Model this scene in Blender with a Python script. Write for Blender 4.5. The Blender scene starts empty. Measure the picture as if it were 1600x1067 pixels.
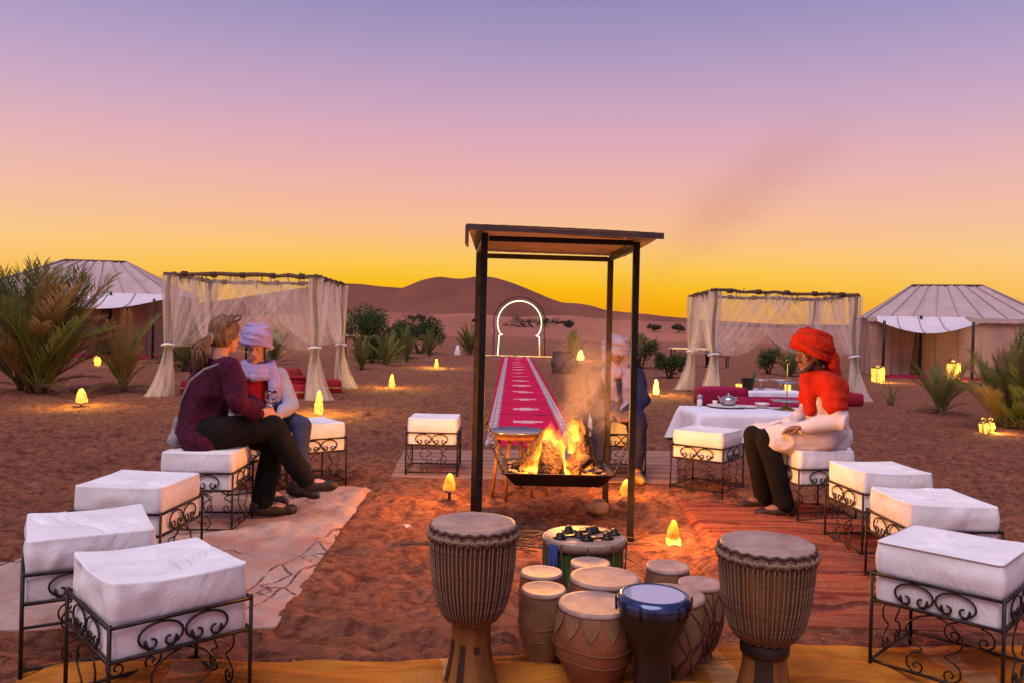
import bpy, math, random
import numpy as np
from mathutils import Vector, Matrix, noise as mnoise

# ------------------------------------------------------------------ camera, sky, sun, exposure
sc = bpy.context.scene
COL = sc.collection
F, EYE, ROLL = 1250.0, 1.38, math.radians(1.3)
CR, SR = math.cos(ROLL), math.sin(ROLL)
cam_data = bpy.data.cameras.new('camera')
cam_data.sensor_width = 36.0
cam_data.lens = 36.0 * F / 1600.0
cam_data.shift_y = -21.5 / 1600.0
cam_data.clip_end = 5000.0
cam = bpy.data.objects.new('camera', cam_data)
cam.matrix_world = Matrix(((CR, -SR, 0, 0), (0, 0, -1, 0), (SR, CR, 0, EYE), (0, 0, 0, 1)))
COL.objects.link(cam)
sc.camera = cam


def lin(r, g, b):
    f = lambda c: (c / 255 / 12.92) if c / 255 <= .04045 else ((c / 255 + .055) / 1.055) ** 2.4
    return (f(r), f(g), f(b), 1.0)


world = bpy.data.worlds.new('World')
sc.world = world
world.use_nodes = True
wt = world.node_tree
wt.nodes.clear()
w_out = wt.nodes.new('ShaderNodeOutputWorld')
w_bg = wt.nodes.new('ShaderNodeBackground')
w_tc = wt.nodes.new('ShaderNodeTexCoord')
w_sep = wt.nodes.new('ShaderNodeSeparateXYZ')
wt.links.new(w_tc.outputs['Generated'], w_sep.inputs[0])


def w_ramp(stops):
    rp = wt.nodes.new('ShaderNodeValToRGB')
    els = rp.color_ramp.elements
    while len(els) < len(stops):
        els.new(0.5)
    for e, (p, c) in zip(els, stops):
        e.position = p
        e.color = lin(*c)
    wt.links.new(w_sep.outputs['Z'], rp.inputs[0])
    return rp


# dusk sky after sunset: yellow afterglow low ahead, pink belt above it, violet overhead
sunset = w_ramp([(0.0, (240, 150, 8)), (.028, (247, 170, 12)), (.050, (251, 188, 26)), (.070, (252, 198, 66)), (.090, (252, 199, 104)),
                 (.115, (249, 193, 138)), (.155, (243, 183, 162)), (.20, (231, 175, 178)), (.24, (216, 169, 188)), (.28, (198, 162, 192)),
                 (.33, (172, 152, 192)), (.38, (149, 139, 187)), (.50, (132, 128, 182)), (1.0, (120, 118, 175))])
sides = w_ramp([(0.0, (236, 152, 66)), (.045, (250, 190, 88)), (.085, (251, 201, 134)), (.13, (245, 191, 160)), (.19, (230, 181, 182)), (.26, (200, 168, 198)),
                (.34, (164, 152, 197)), (.50, (132, 130, 184)), (1.0, (120, 118, 175))])
east = w_ramp([(0.0, (140, 114, 140)), (.10, (182, 138, 160)), (.22, (198, 152, 178)), (.36, (164, 142, 186)), (.55, (136, 130, 184)), (1.0, (122, 120, 176))])


def w_math(op, a, b=None, clamp=False):
    n = wt.nodes.new('ShaderNodeMath')
    n.operation = op
    n.use_clamp = clamp
    for i, v in enumerate((a, b)):
        if v is None:
            continue
        if isinstance(v, (int, float)):
            n.inputs[i].default_value = v
        else:
            wt.links.new(v, n.inputs[i])
    return n.outputs[0]


def w_mix(fac, a, b):
    n = wt.nodes.new('ShaderNodeMix')
    n.data_type = 'RGBA'
    wt.links.new(fac, n.inputs[0])
    wt.links.new(a, n.inputs[6])
    wt.links.new(b, n.inputs[7])
    return n.outputs[2]


w_xy = w_math('SQRT', w_math('ADD', w_math('MULTIPLY', w_sep.outputs['X'], w_sep.outputs['X']),
                             w_math('MULTIPLY', w_sep.outputs['Y'], w_sep.outputs['Y'])))
w_cos = w_math('DIVIDE', w_sep.outputs['Y'], w_math('MAXIMUM', w_xy, .001))          # cosine of the azimuth away from the afterglow
f_side = w_math('MULTIPLY', w_math('SUBTRACT', 0.985, w_cos), 1 / .16, True)
f_east = w_math('MULTIPLY', w_math('SUBTRACT', 0.70, w_cos), 1 / 1.2, True)
w_col = w_mix(f_east, w_mix(f_side, sunset.outputs[0], sides.outputs[0]), east.outputs[0])
wt.links.new(w_col, w_bg.inputs['Color'])
w_bg.inputs['Strength'].default_value = 1.0
wt.links.new(w_bg.outputs[0], w_out.inputs['Surface'])

# the sun is below the dunes: what is left is the very wide soft light of the bright dusk sky
sun_data = bpy.data.lights.new('sun', 'SUN')
sun_data.energy = 2.45
sun_data.angle = math.radians(45)
sun_data.color = (1.0, .88, .87)
sun = bpy.data.objects.new('sun', sun_data)
sun.rotation_euler = (math.radians(27), math.radians(-14), 0)
COL.objects.link(sun)

sc.view_settings.view_transform = 'Standard'
sc.view_settings.look = 'None'
sc.view_settings.exposure = 0.0
sc.view_settings.gamma = 1.0
sc.view_settings.use_curve_mapping = False
sc.cycles.use_denoising = True
sc.cycles.max_bounces = 6
sc.cycles.diffuse_bounces = 3
sc.cycles.glossy_bounces = 3
sc.cycles.transmission_bounces = 4
sc.cycles.transparent_max_bounces = 24
sc.cycles.volume_bounces = 0
sc.cycles.volume_max_steps = 128
sc.cycles.sample_clamp_indirect = 6.0
sc.cycles.caustics_reflective = False
sc.cycles.caustics_refractive = False

random.seed(7)
RNG = np.random.RandomState(11)


def at(px, py, z=0.0):
    """ground point (or a point at height z) under a place in the photograph"""
    u, v = px - 800, py - 512
    d = (-u * SR + v * CR) / F
    Z = (EYE - z) / d
    return ((u * CR + v * SR) / F * Z, Z)


def atd(px, py, Z):
    u, v = px - 800, py - 512
    return ((u * CR + v * SR) / F * Z, Z, EYE - (-u * SR + v * CR) / F * Z)


# ------------------------------------------------------------------ noise
_TAB = RNG.rand(65536)


def vnoise(x, y, z=0.0, seed=0):
    x = np.asarray(x, float)
    y = np.asarray(y, float)
    z = np.zeros_like(x) + z
    ix, iy, iz = np.floor(x).astype(np.int64), np.floor(y).astype(np.int64), np.floor(z).astype(np.int64)
    fx, fy, fz = x - ix, y - iy, z - iz
    fx, fy, fz = (t * t * t * (t * (t * 6 - 15) + 10) for t in (fx, fy, fz))

    def h(a, b, c):
        return _TAB[((a * 73856093) ^ (b * 19349663) ^ (c * 83492791) ^ (seed * 2654435)) & 65535]
    r = 0
    for dz in (0, 1):
        wz = fz if dz else 1 - fz
        for dy in (0, 1):
            wy = fy if dy else 1 - fy
            r = r + wz * wy * (h(ix, iy + dy, iz + dz) * (1 - fx) + h(ix + 1, iy + dy, iz + dz) * fx)
    return r * 2 - 1


# ------------------------------------------------------------------ mesh helpers
class MB:
    def __init__(s):
        s.v, s.f, s.mi = [], [], []

    def add(s, V, Fs, m=0):
        n = len(s.v)
        s.v.extend(tuple(float(c) for c in p) for p in V)
        s.f.extend(tuple(i + n for i in f) for f in Fs)
        s.mi.extend([m] * len(Fs))
        return s

    def box(s, c, size, R=None, m=0):
        hx, hy, hz = size[0] / 2, size[1] / 2, size[2] / 2
        V = [Vector((x, y, z)) for x in (-hx, hx) for y in (-hy, hy) for z in (-hz, hz)]
        if R is not None:
            V = [R @ p for p in V]
        V = [p + Vector(c) for p in V]
        return s.add(V, [(0, 1, 3, 2), (4, 6, 7, 5), (0, 4, 5, 1), (2, 3, 7, 6), (0, 2, 6, 4), (1, 5, 7, 3)], m)

    def tube(s, pts, r, seg=6, closed=False, m=0, flat=1.0, ref=None):
        P = [Vector(p) for p in pts]
        n = len(P)
        rr = list(r) if hasattr(r, '__len__') else [r] * n
        T = []
        for i in range(n):
            a = P[(i - 1) % n] if (closed or i > 0) else P[i]
            b = P[(i + 1) % n] if (closed or i < n - 1) else P[i]
            t = (b - a)
            T.append(t.normalized() if t.length > 1e-9 else Vector((0, 0, 1)))
        up = Vector(ref) if ref is not None else (Vector((0, 0, 1)) if abs(T[0].z) < .9 else Vector((1, 0, 0)))
        N = (up - T[0] * up.dot(T[0])).normalized()
        V, Fs = [], []
        for i in range(n):
            N = N - T[i] * N.dot(T[i])
            N = N.normalized() if N.length > 1e-6 else T[i].orthogonal().normalized()
            B = T[i].cross(N)
            for k in range(seg):
                a = 2 * math.pi * k / seg
                V.append(P[i] + N * (math.cos(a) * rr[i]) + B * (math.sin(a) * rr[i] * flat))
        for i in range(n if closed else n - 1):
            j = (i + 1) % n
            for k in range(seg):
                l = (k + 1) % seg
                Fs.append((i * seg + k, i * seg + l, j * seg + l, j * seg + k))
        if not closed:
            Fs.append(tuple(reversed(range(seg))))
            Fs.append(tuple((n - 1) * seg + k for k in range(seg)))
        return s.add(V, Fs, m)

    def lathe(s, prof, seg=24, c=(0, 0, 0), m=0, cap0=True, cap1=True, wob=None):
        V, Fs = [], []
        n = len(prof)
        for i, (r, z) in enumerate(prof):
            for k in range(seg):
                a = 2 * math.pi * k / seg
                q = r * (1 + (wob(a, z) if wob else 0))
                V.append((c[0] + q * math.cos(a), c[1] + q * math.sin(a), c[2] + z))
        for i in range(n - 1):
            for k in range(seg):
                l = (k + 1) % seg
                Fs.append((i * seg + k, i * seg + l, (i + 1) * seg + l, (i + 1) * seg + k))
        if cap0:
            Fs.append(tuple(reversed(range(seg))))
        if cap1:
            Fs.append(tuple((n - 1) * seg + k for k in range(seg)))
        return s.add(V, Fs, m)

    def ball(s, c, r, seg=16, rings=10, R=None, m=0):
        if not hasattr(r, '__len__'):
            r = (r, r, r)
        V, Fs = [], []
        for i in range(1, rings):
            t = math.pi * i / rings
            for k in range(seg):
                a = 2 * math.pi * k / seg
                V.append(Vector((r[0] * math.sin(t) * math.cos(a), r[1] * math.sin(t) * math.sin(a), r[2] * math.cos(t))))
        V += [Vector((0, 0, r[2])), Vector((0, 0, -r[2]))]
        for i in range(rings - 2):
            for k in range(seg):
                l = (k + 1) % seg
                Fs.append((i * seg + k, (i + 1) * seg + k, (i + 1) * seg + l, i * seg + l))
        t, b = len(V) - 2, len(V) - 1
        for k in range(seg):
            l = (k + 1) % seg
            Fs.append((t, k, l))
            Fs.append((b, (rings - 2) * seg + l, (rings - 2) * seg + k))
        if R is not None:
            V = [R @ p for p in V]
        return s.add([p + Vector(c) for p in V], Fs, m)

    def limb(s, pts, radii, seg=12):
        """chain of round cones; overlaps are fused later"""
        for i in range(len(pts)):
            s.ball(pts[i], radii[i], seg, 8)
        for i in range(len(pts) - 1):
            s.tube([pts[i], pts[i + 1]], [radii[i], radii[i + 1]], seg)
        return s

    def surf(s, P, m=0, thick=0.0, closeu=False):
        """P[i][j] grid of points -> sheet"""
        P = np.asarray(P, float)
        nu, nv = P.shape[:2]
        Fs = []
        for i in range(nu if closeu else nu - 1):
            for j in range(nv - 1):
                i2 = (i + 1) % nu
                Fs.append((i * nv + j, i2 * nv + j, i2 * nv + j + 1, i * nv + j + 1))
        return s.add(P.reshape(-1, 3), Fs, m)

    def mesh(s, name, mats, smooth=True):
        me = bpy.data.meshes.new(name)
        me.from_pydata(s.v, [], s.f)
        if not isinstance(mats, (list, tuple)):
            mats = [mats]
        for q in mats:
            me.materials.append(q)
        if len(mats) > 1:
            me.polygons.foreach_set('material_index', s.mi)
        me.polygons.foreach_set('use_smooth', [smooth] * len(me.polygons))
        me.update()
        return me

    def obj(s, name, mats, parent=None, loc=None, rot=None, smooth=True):
        return link(name, s.mesh(name, mats, smooth), parent, loc, rot)


def link(name, me, parent=None, loc=None, rot=None, scale=None):
    o = bpy.data.objects.new(name, me)
    COL.objects.link(o)
    if parent is not None:
        o.parent = parent
    if loc is not None:
        o.location = loc
    if rot is not None:
        o.rotation_euler = rot
    if scale is not None:
        o.scale = scale
    return o


def tag(o, label=None, cat=None, group=None, kind=None):
    if label:
        o['label'] = label
    if cat:
        o['category'] = cat
    if group:
        o['group'] = group
    if kind:
        o['kind'] = kind
    return o


def thing(name, label, cat, loc=(0, 0, 0), rz=0.0, group=None, kind=None):
    o = bpy.data.objects.new(name, None)
    o.empty_display_size = .1
    COL.objects.link(o)
    o.location = loc
    o.rotation_euler = (0, 0, rz)
    return tag(o, label, cat, group, kind)


def copy_tree(o, parent=None):
    c = o.copy()
    COL.objects.link(c)
    c.parent = parent
    for ch in list(o.children):
        copy_tree(ch, c)
    return c


def edge_split(o, ang=40):
    me = o.data
    try:
        me.set_sharp_from_angle(angle=math.radians(ang))
    except Exception:
        pass
    return o


def fuse(name, mb, mat, parent=None, voxel=.007, smooth=3, fold=0.0, fscale=(10, 10, 10), seed=0, origin=(0, 0, 0)):
    """melt overlapping closed shapes into ONE continuous skin"""
    me = mb.mesh('tmp', mat)
    o = link('tmp', me)
    md = o.modifiers.new('r', 'REMESH')
    md.mode = 'VOXEL'
    md.voxel_size = voxel
    if smooth:
        sm = o.modifiers.new('s', 'SMOOTH')
        sm.factor = .5
        sm.iterations = smooth
    dg = bpy.context.evaluated_depsgraph_get()
    m2 = bpy.data.meshes.new_from_object(o.evaluated_get(dg))
    bpy.data.objects.remove(o)
    bpy.data.meshes.remove(me)
    m2.name = name
    n = len(m2.vertices)
    co = np.empty(n * 3)
    m2.vertices.foreach_get('co', co)
    co = co.reshape(-1, 3)
    if fold:
        no = np.empty(n * 3)
        m2.vertices.foreach_get('normal', no)
        no = no.reshape(-1, 3)
        d = vnoise(co[:, 0] * fscale[0], co[:, 1] * fscale[1], co[:, 2] * fscale[2], seed) + .5 * vnoise(co[:, 0] * fscale[0] * 2.1, co[:, 1] * fscale[1] * 2.1, co[:, 2] * fscale[2] * 2.1, seed + 5)
        rg = 1 - 2.6 * np.abs(vnoise(co[:, 0] * fscale[0] * .8 + .3 * d, co[:, 1] * fscale[1] * .8, co[:, 2] * fscale[2] * .8 + 7, seed + 9))
        d = .55 * d + .9 * rg
        co = co + no * (d * fold)[:, None]
    co = co - np.array(origin)
    m2.vertices.foreach_set('co', co.ravel())
    m2.materials.clear()
    for q in (mat if isinstance(mat, (list, tuple)) else [mat]):
        m2.materials.append(q)
    m2.polygons.foreach_set('use_smooth', [True] * len(m2.polygons))
    m2.update()
    return link(name, m2, parent)


# ------------------------------------------------------------------ materials
class NT:
    def __init__(s, name):
        s.m = bpy.data.materials.new(name)
        s.m.use_nodes = True
        s.t = s.m.node_tree
        s.t.nodes.clear()
        s.out = s.n('OutputMaterial')

    def n(s, typ, **kw):
        q = s.t.nodes.new('ShaderNode' + typ)
        for k, v in kw.items():
            setattr(q, k, v)
        return q

    def put(s, sock, v):
        if v is None:
            return
        if isinstance(v, bpy.types.NodeSocket):
            s.t.links.new(v, sock)
        elif isinstance(v, (tuple, list)) and len(v) == 3 and sock.type == 'RGBA':
            sock.default_value = (*v, 1)
        else:
            sock.default_value = v

    def math(s, op, a, b=None, c=None, clamp=False):
        q = s.n('Math', operation=op, use_clamp=clamp)
        for i, v in enumerate((a, b, c)):
            s.put(q.inputs[i], v)
        return q.outputs[0]

    def mix(s, f, a, b, blend='MIX'):
        q = s.n('Mix', data_type='RGBA', blend_type=blend)
        s.put(q.inputs[0], f)
        s.put(q.inputs[6], a)
        s.put(q.inputs[7], b)
        return q.outputs[2]

    def coord(s, scale=(1, 1, 1), kind='Object'):
        tc = s.n('TexCoord')
        mp = s.n('Mapping')
        s.t.links.new(tc.outputs[kind], mp.inputs[0])
        mp.inputs['Scale'].default_value = scale
        return mp.outputs[0]

    def xyz(s, v=None, kind='Object'):
        sp = s.n('SeparateXYZ')
        s.t.links.new(v if v is not None else s.n('TexCoord').outputs[kind], sp.inputs[0])
        return sp.outputs

    def noise(s, scale, vec=None, detail=4, rough=.55, dist=0.0):
        q = s.n('TexNoise')
        q.inputs['Scale'].default_value = scale
        q.inputs['Detail'].default_value = detail
        q.inputs['Roughness'].default_value = rough
        q.inputs['Distortion'].default_value = dist
        s.t.links.new(vec if vec is not None else s.coord(), q.inputs['Vector'])
        return q.outputs[0]

    def ramp(s, f, stops):
        q = s.n('ValToRGB')
        els = q.color_ramp.elements
        while len(els) < len(stops):
            els.new(.5)
        for e, (p, c) in zip(els, stops):
            e.position = p
            e.color = (*c, 1) if len(c) == 3 else c
        s.put(q.inputs[0], f)
        return q.outputs[0]

    def bump(s, h, strength=.3, dist=.01, nrm=None):
        q = s.n('Bump')
        q.inputs['Strength'].default_value = strength
        q.inputs['Distance'].default_value = dist
        s.put(q.inputs['Height'], h)
        if nrm is not None:
            s.t.links.new(nrm, q.inputs['Normal'])
        return q.outputs[0]

    def bsdf(s, col, rough=.7, metal=0.0, spec=.3, nrm=None, emit=None, estr=0.0, alpha=None, sheen=0.0, coat=0.0, trans=0.0, ior=None):
        q = s.n('BsdfPrincipled')
        s.put(q.inputs['Base Color'], col)
        s.put(q.inputs['Roughness'], rough)
        s.put(q.inputs['Metallic'], metal)
        s.put(q.inputs['Specular IOR Level'], spec)
        q.inputs['Sheen Weight'].default_value = sheen
        q.inputs['Coat Weight'].default_value = coat
        q.inputs['Transmission Weight'].default_value = trans
        if ior:
            q.inputs['IOR'].default_value = ior
        if nrm is not None:
            s.t.links.new(nrm, q.inputs['Normal'])
        if emit is not None:
            s.put(q.inputs['Emission Color'], emit)
            s.put(q.inputs['Emission Strength'], estr)
        if alpha is not None:
            s.put(q.inputs['Alpha'], alpha)
        s.surf = q
        s.t.links.new(q.outputs[0], s.out.inputs['Surface'])
        return s.m


def simple(name, c1, c2=None, scale=6, rough=.75, bump=.25, bscale=60, bdist=.004, metal=0.0, spec=.3, stretch=(1, 1, 1), vary=0.0, sheen=0.0, coat=0.0, lo=.35, hi=.65):
    n = NT(name)
    c2 = c2 or tuple(c * .75 for c in c1)
    col = n.ramp(n.noise(scale, n.coord(stretch), 5, .6), [(lo, c1), (hi, c2)])
    if vary:
        oi = n.n('ObjectInfo')
        hs = n.n('HueSaturation')
        n.put(hs.inputs['Value'], n.math('ADD', n.math('MULTIPLY', oi.outputs['Random'], vary), 1 - vary / 2))
        n.t.links.new(col, hs.inputs['Color'])
        col = hs.outputs[0]
    nr = n.bump(n.noise(bscale, n.coord(stretch), 4, .6), bump, bdist) if bump else None
    return n.bsdf(col, rough, metal, spec, nr, sheen=sheen, coat=coat)


def weave(name, c1, c2, threads=420, scale=4, rough=.85, stain=None, bump=.25, sheen=.0):
    """woven cloth: cross threads in the relief, slow uneven tint, optional grime"""
    n = NT(name)
    v = n.coord()
    col = n.ramp(n.noise(scale, v, 5, .6), [(.3, c1), (.7, c2)])
    if stain:
        col = n.mix(n.ramp(n.noise(2.6, v, 6, .65), [(.52, (0, 0, 0)), (.78, (.75, .75, .75))]), col, stain)
    x = n.xyz(v)
    w = n.math('ADD', n.math('SINE', n.math('MULTIPLY', n.math('ADD', x[0], x[2]), threads * 6)), n.math('SINE', n.math('MULTIPLY', n.math('SUBTRACT', x[1], x[2]), threads * 6)))
    h = n.math('ADD', n.math('MULTIPLY', w, .25), n.noise(45, v, 5, .6))
    return n.bsdf(col, rough, 0, .15, n.bump(h, bump, .004), sheen=sheen)


MAT = {}


def mat_cushion():
    n = NT('cushion_canvas')
    v = n.coord()
    oi = n.n('ObjectInfo')
    vv = n.n('VectorMath', operation='ADD')
    n.t.links.new(v, vv.inputs[0])
    n.t.links.new(oi.outputs['Location'], vv.inputs[1])
    v = vv.outputs[0]
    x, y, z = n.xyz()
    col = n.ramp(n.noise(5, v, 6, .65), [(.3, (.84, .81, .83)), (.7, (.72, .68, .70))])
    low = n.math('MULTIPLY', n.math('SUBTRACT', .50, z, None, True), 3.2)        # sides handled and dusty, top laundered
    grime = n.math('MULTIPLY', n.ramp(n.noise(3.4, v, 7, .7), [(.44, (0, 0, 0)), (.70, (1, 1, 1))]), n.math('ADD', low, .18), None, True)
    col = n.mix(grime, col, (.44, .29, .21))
    cre = n.math('ABSOLUTE', n.math('SUBTRACT', n.noise(4.5, n.coord((1, 2.6, .8)), 4, .55, 1.2), .5))
    h = n.math('ADD', n.math('MULTIPLY', n.math('MINIMUM', cre, .12), 5.0), n.math('MULTIPLY', n.noise(60, v, 4, .7), .25))
    return n.bsdf(col, .88, 0, .15, n.bump(h, .32, .008))


MAT['cushion'] = mat_cushion()
MAT['table_cloth'] = weave('white_tablecloth', (.80, .76, .84), (.70, .66, .76))
MAT['iron'] = simple('black_wrought_iron', (.018, .014, .013), (.05, .03, .022), 30, .5, .3, 120, .002, .6, .4)
MAT['dark_metal'] = simple('sooty_steel', (.012, .009, .008), (.03, .02, .016), 14, .45, .25, 80, .002, .5, .4)
MAT['roof_metal'] = simple('sooty_sheet_roof', (.065, .036, .03), (.11, .06, .05), 6, .55, .25, 40, .003, .35, .4)
MAT['gold'] = simple('gilded_metal', (.62, .38, .10), (.45, .26, .07), 20, .3, .1, 60, .001, .9, .5)
MAT['silver'] = simple('tarnished_silver', (.55, .52, .52), (.36, .34, .35), 14, .28, .15, 60, .001, .9, .5)
MAT['ceramic'] = simple('white_ceramic', (.72, .68, .70), (.62, .58, .60), 8, .25, .05, 30, .001, 0, .5)
MAT['leather_head'] = simple('goat_skin_head', (.44, .29, .24), (.22, .13, .105), 9, .6, .5, 45, .004, lo=.36, hi=.74)
MAT['clay'] = simple('fired_clay', (.30, .095, .036), (.15, .052, .024), 12, .8, .5, 34, .004, lo=.3, hi=.7)
MAT['clay_pale'] = simple('pale_hide_wrap', (.27, .13, .062), (.14, .066, .034), 12, .75, .4, 45, .004, lo=.3, hi=.7)
MAT['wood_red'] = simple('carved_red_wood', (.17, .055, .022), (.07, .022, .012), 10, .5, .4, 40, .003, stretch=(1, 1, .25), lo=.3, hi=.7)
MAT['wood_gold'] = simple('honey_wood', (.27, .105, .028), (.10, .034, .012), 14, .45, .35, 40, .003, stretch=(1, 1, .25), lo=.3, hi=.7)
MAT['wood_dark'] = simple('black_wood', (.02, .012, .010), (.045, .022, .016), 12, .4, .3, 60, .003)
MAT['wood_leg'] = simple('turned_wood', (.24, .10, .04), (.14, .05, .02), 18, .5, .3, 60, .002)
MAT['rope'] = simple('tan_rope', (.32, .20, .13), (.10, .055, .035), 160, .9, .6, 180, .004)
MAT['rope_dark'] = simple('dark_rope', (.10, .05, .035), (.05, .025, .018), 70, .9, .6, 180, .004)
MAT['green_paint'] = simple('green_drum_shell', (.055, .12, .02), (.03, .07, .014), 7, .5, .2, 40, .002)
MAT['hoop'] = simple('pale_drum_hoop', (.25, .15, .10), (.14, .08, .055), 14, .55, .3, 60, .002)
MAT['blue_cord'] = simple('blue_cord', (.03, .05, .22), (.02, .03, .12), 40, .8, .4, 120, .003)
MAT['pole'] = simple('weathered_pole', (.16, .085, .05), (.09, .045, .03), 12, .8, .5, 60, .006, stretch=(1, 1, .3), vary=.3)
MAT['tent'] = weave('tent_canvas', (.50, .31, .235), (.42, .255, .19), 160, 2.0, stain=(.34, .22, .18))
MAT['tent_roof'] = weave('tent_roof_canvas', (.52, .38, .375), (.43, .31, .305), 160, 2.0, stain=(.36, .25, .235))
MAT['tent_awning'] = weave('awning_canvas', (.70, .60, .64), (.62, .53, .57), 160, 2.0)
MAT['tent_inner'] = weave('tent_inner_canvas', (.30, .16, .10), (.24, .12, .08), 160, 2.0)
MAT['seam'] = simple('brown_seam_tape', (.36, .265, .25), (.42, .31, .29), 20, .8)
MAT['red_cloth'] = weave('red_cushion_cloth', (.36, .02, .03), (.26, .012, .03))
MAT['magenta_cloth'] = weave('magenta_cushion_cloth', (.34, .012, .06), (.22, .01, .04))
MAT['skin'] = simple('skin', (.55, .27, .18), (.48, .22, .15), 22, .5, .1, 200, .001)
MAT['skin_dark'] = simple('tanned_skin', (.26, .115, .07), (.20, .085, .055), 22, .5, .1, 200, .001)
MAT['hair'] = simple('light_brown_hair', (.25, .125, .058), (.10, .045, .022), 60, .45, .4, 160, .002, stretch=(1, 1, .25))
MAT['black_hair'] = simple('black_hair', (.012, .008, .007), (.02, .013, .01), 60, .5, .4, 160, .002)
MAT['sweater'] = weave('plum_knit', (.105, .013, .040), (.032, .005, .016), 130, 24, bump=.9)
MAT['trousers'] = weave('black_cloth', (.0055, .0045, .005), (.010, .007, .008), 400, 8)
MAT['jeans'] = weave('blue_denim', (.05, .06, .13), (.035, .04, .09), 500, 9)
MAT['denim_jacket'] = weave('faded_denim', (.40, .38, .48), (.26, .26, .38), 400, 9)
MAT['lilac'] = weave('lilac_scarf', (.42, .33, .60), (.32, .25, .48), 350, 8, bump=.35)
MAT['lilac_pale'] = weave('pale_lilac_scarf', (.40, .32, .44), (.30, .23, .34), 350, 8, bump=.35)
MAT['red_shirt'] = weave('red_tshirt', (.40, .012, .018), (.30, .010, .016), 400, 8)
MAT['turban_red'] = weave('orange_red_turban', (.52, .026, .006), (.36, .014, .004), 300, 9, bump=.4)
MAT['tunic'] = weave('white_tunic', (.66, .57, .56), (.56, .48, .47), 380, 7)
MAT['navy'] = weave('navy_robe', (.016, .016, .05), (.026, .024, .07), 380, 7)
MAT['shoe'] = simple('dark_shoe', (.014, .010, .010), (.03, .02, .018), 30, .55)
MAT['sandal'] = simple('brown_sandal', (.035, .014, .009), (.018, .008, .006), 30, .6)
MAT['yellow_slipper'] = simple('yellow_slipper', (.42, .24, .05), (.34, .18, .04), 30, .6)
MAT['sock'] = simple('white_sock', (.6, .55, .55), (.5, .45, .45), 30, .9)
MAT['bag'] = simple('grey_bag', (.30, .26, .26), (.22, .18, .18), 20, .8)
MAT['eye_white'] = simple('eye_white', (.7, .66, .62), (.66, .6, .56), 20, .2, 0)
MAT['iris'] = simple('dark_iris', (.02, .012, .01), (.03, .02, .015), 20, .2, 0)
MAT['lips'] = simple('lips', (.40, .11, .10), (.34, .09, .08), 20, .45, 0)


def leafy(name, c1, c2, scale, vary, tl=.45):
    """thin leaf: reflects on the lit side, lets light through from behind"""
    n = NT(name)
    col = n.ramp(n.noise(scale, n.coord(), 4, .6), [(.35, c1), (.65, c2)])
    hs = n.n('HueSaturation')
    n.put(hs.inputs['Value'], n.math('ADD', n.math('MULTIPLY', n.n('ObjectInfo').outputs['Random'], vary), 1 - vary / 2))
    n.t.links.new(col, hs.inputs['Color'])
    n.bsdf(hs.outputs[0], .55, 0, .3)
    tr = n.n('BsdfTranslucent')
    n.t.links.new(hs.outputs[0], tr.inputs[0])
    mx = n.n('MixShader')
    mx.inputs[0].default_value = tl
    n.t.links.new(n.surf.outputs[0], mx.inputs[1])
    n.t.links.new(tr.outputs[0], mx.inputs[2])
    n.t.links.new(mx.outputs[0], n.out.inputs['Surface'])
    return n.m


MAT['leaf'] = leafy('oleander_leaf', (.050, .085, .020), (.085, .115, .032), 3, .3)
MAT['palm'] = leafy('palm_leaf', (.16, .20, .050), (.29, .26, .085), 2.5, .6, .5)
MAT['palm_rust'] = leafy('dry_palm_leaf', (.40, .23, .10), (.28, .18, .075), 2.5, .4, .5)
MAT['stem'] = simple('twig_bark', (.11, .065, .04), (.07, .04, .025), 20, .85)
MAT['log'] = None
MAT['paper'] = simple('white_scrap', (.6, .52, .5), (.5, .42, .4), 20, .8)
MAT['pot'] = simple('pale_pot', (.30, .19, .15), (.20, .12, .09), 14, .6)
MAT['far_bush'] = simple('far_bush_leaf', (.050, .045, .022), (.075, .06, .03), .6, .8, 0)


def mat_glass(name, tint=(.95, .93, .95), rough=.02):
    n = NT(name)
    return n.bsdf(tint, rough, 0, .5, trans=1.0, ior=1.45)


MAT['glass'] = mat_glass('clear_glass')


def mat_glow(name, core, edge, strength, scale=9):
    """lit lamp shell: brighter and darker patches of the glowing material itself"""
    n = NT(name)
    f = n.noise(scale, n.coord(), 4, .6)
    col = n.ramp(f, [(.3, edge), (.62, core)])
    st = n.math('MULTIPLY', n.math('ADD', n.math('MULTIPLY', f, 1.6), .15), strength)
    return n.bsdf(edge, .5, 0, .3, emit=col, estr=st)


MAT['glow_yellow'] = mat_glow('yellow_lamp_glow', (1, .76, .18), (.95, .38, .008), 1.15, 24)
MAT['glow_orange'] = mat_glow('orange_lamp_glow', (1, .42, .04), (.72, .10, .005), 1.3, 18)
MAT['glow_green'] = mat_glow('greenish_lamp_glow', (.98, .95, .38), (.85, .75, .10), 1.25, 20)
MAT['glow_candle'] = mat_glow('candle_glow', (1, .70, .16), (1, .42, .04), 1.8, 14)
MAT['led'] = mat_glow('led_tube', (1, .93, .62), (1, .86, .45), 2.0, 3)
MAT['led_dim'] = mat_glow('dim_led', (.9, .62, .28), (.8, .5, .2), .55, 3)


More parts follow.
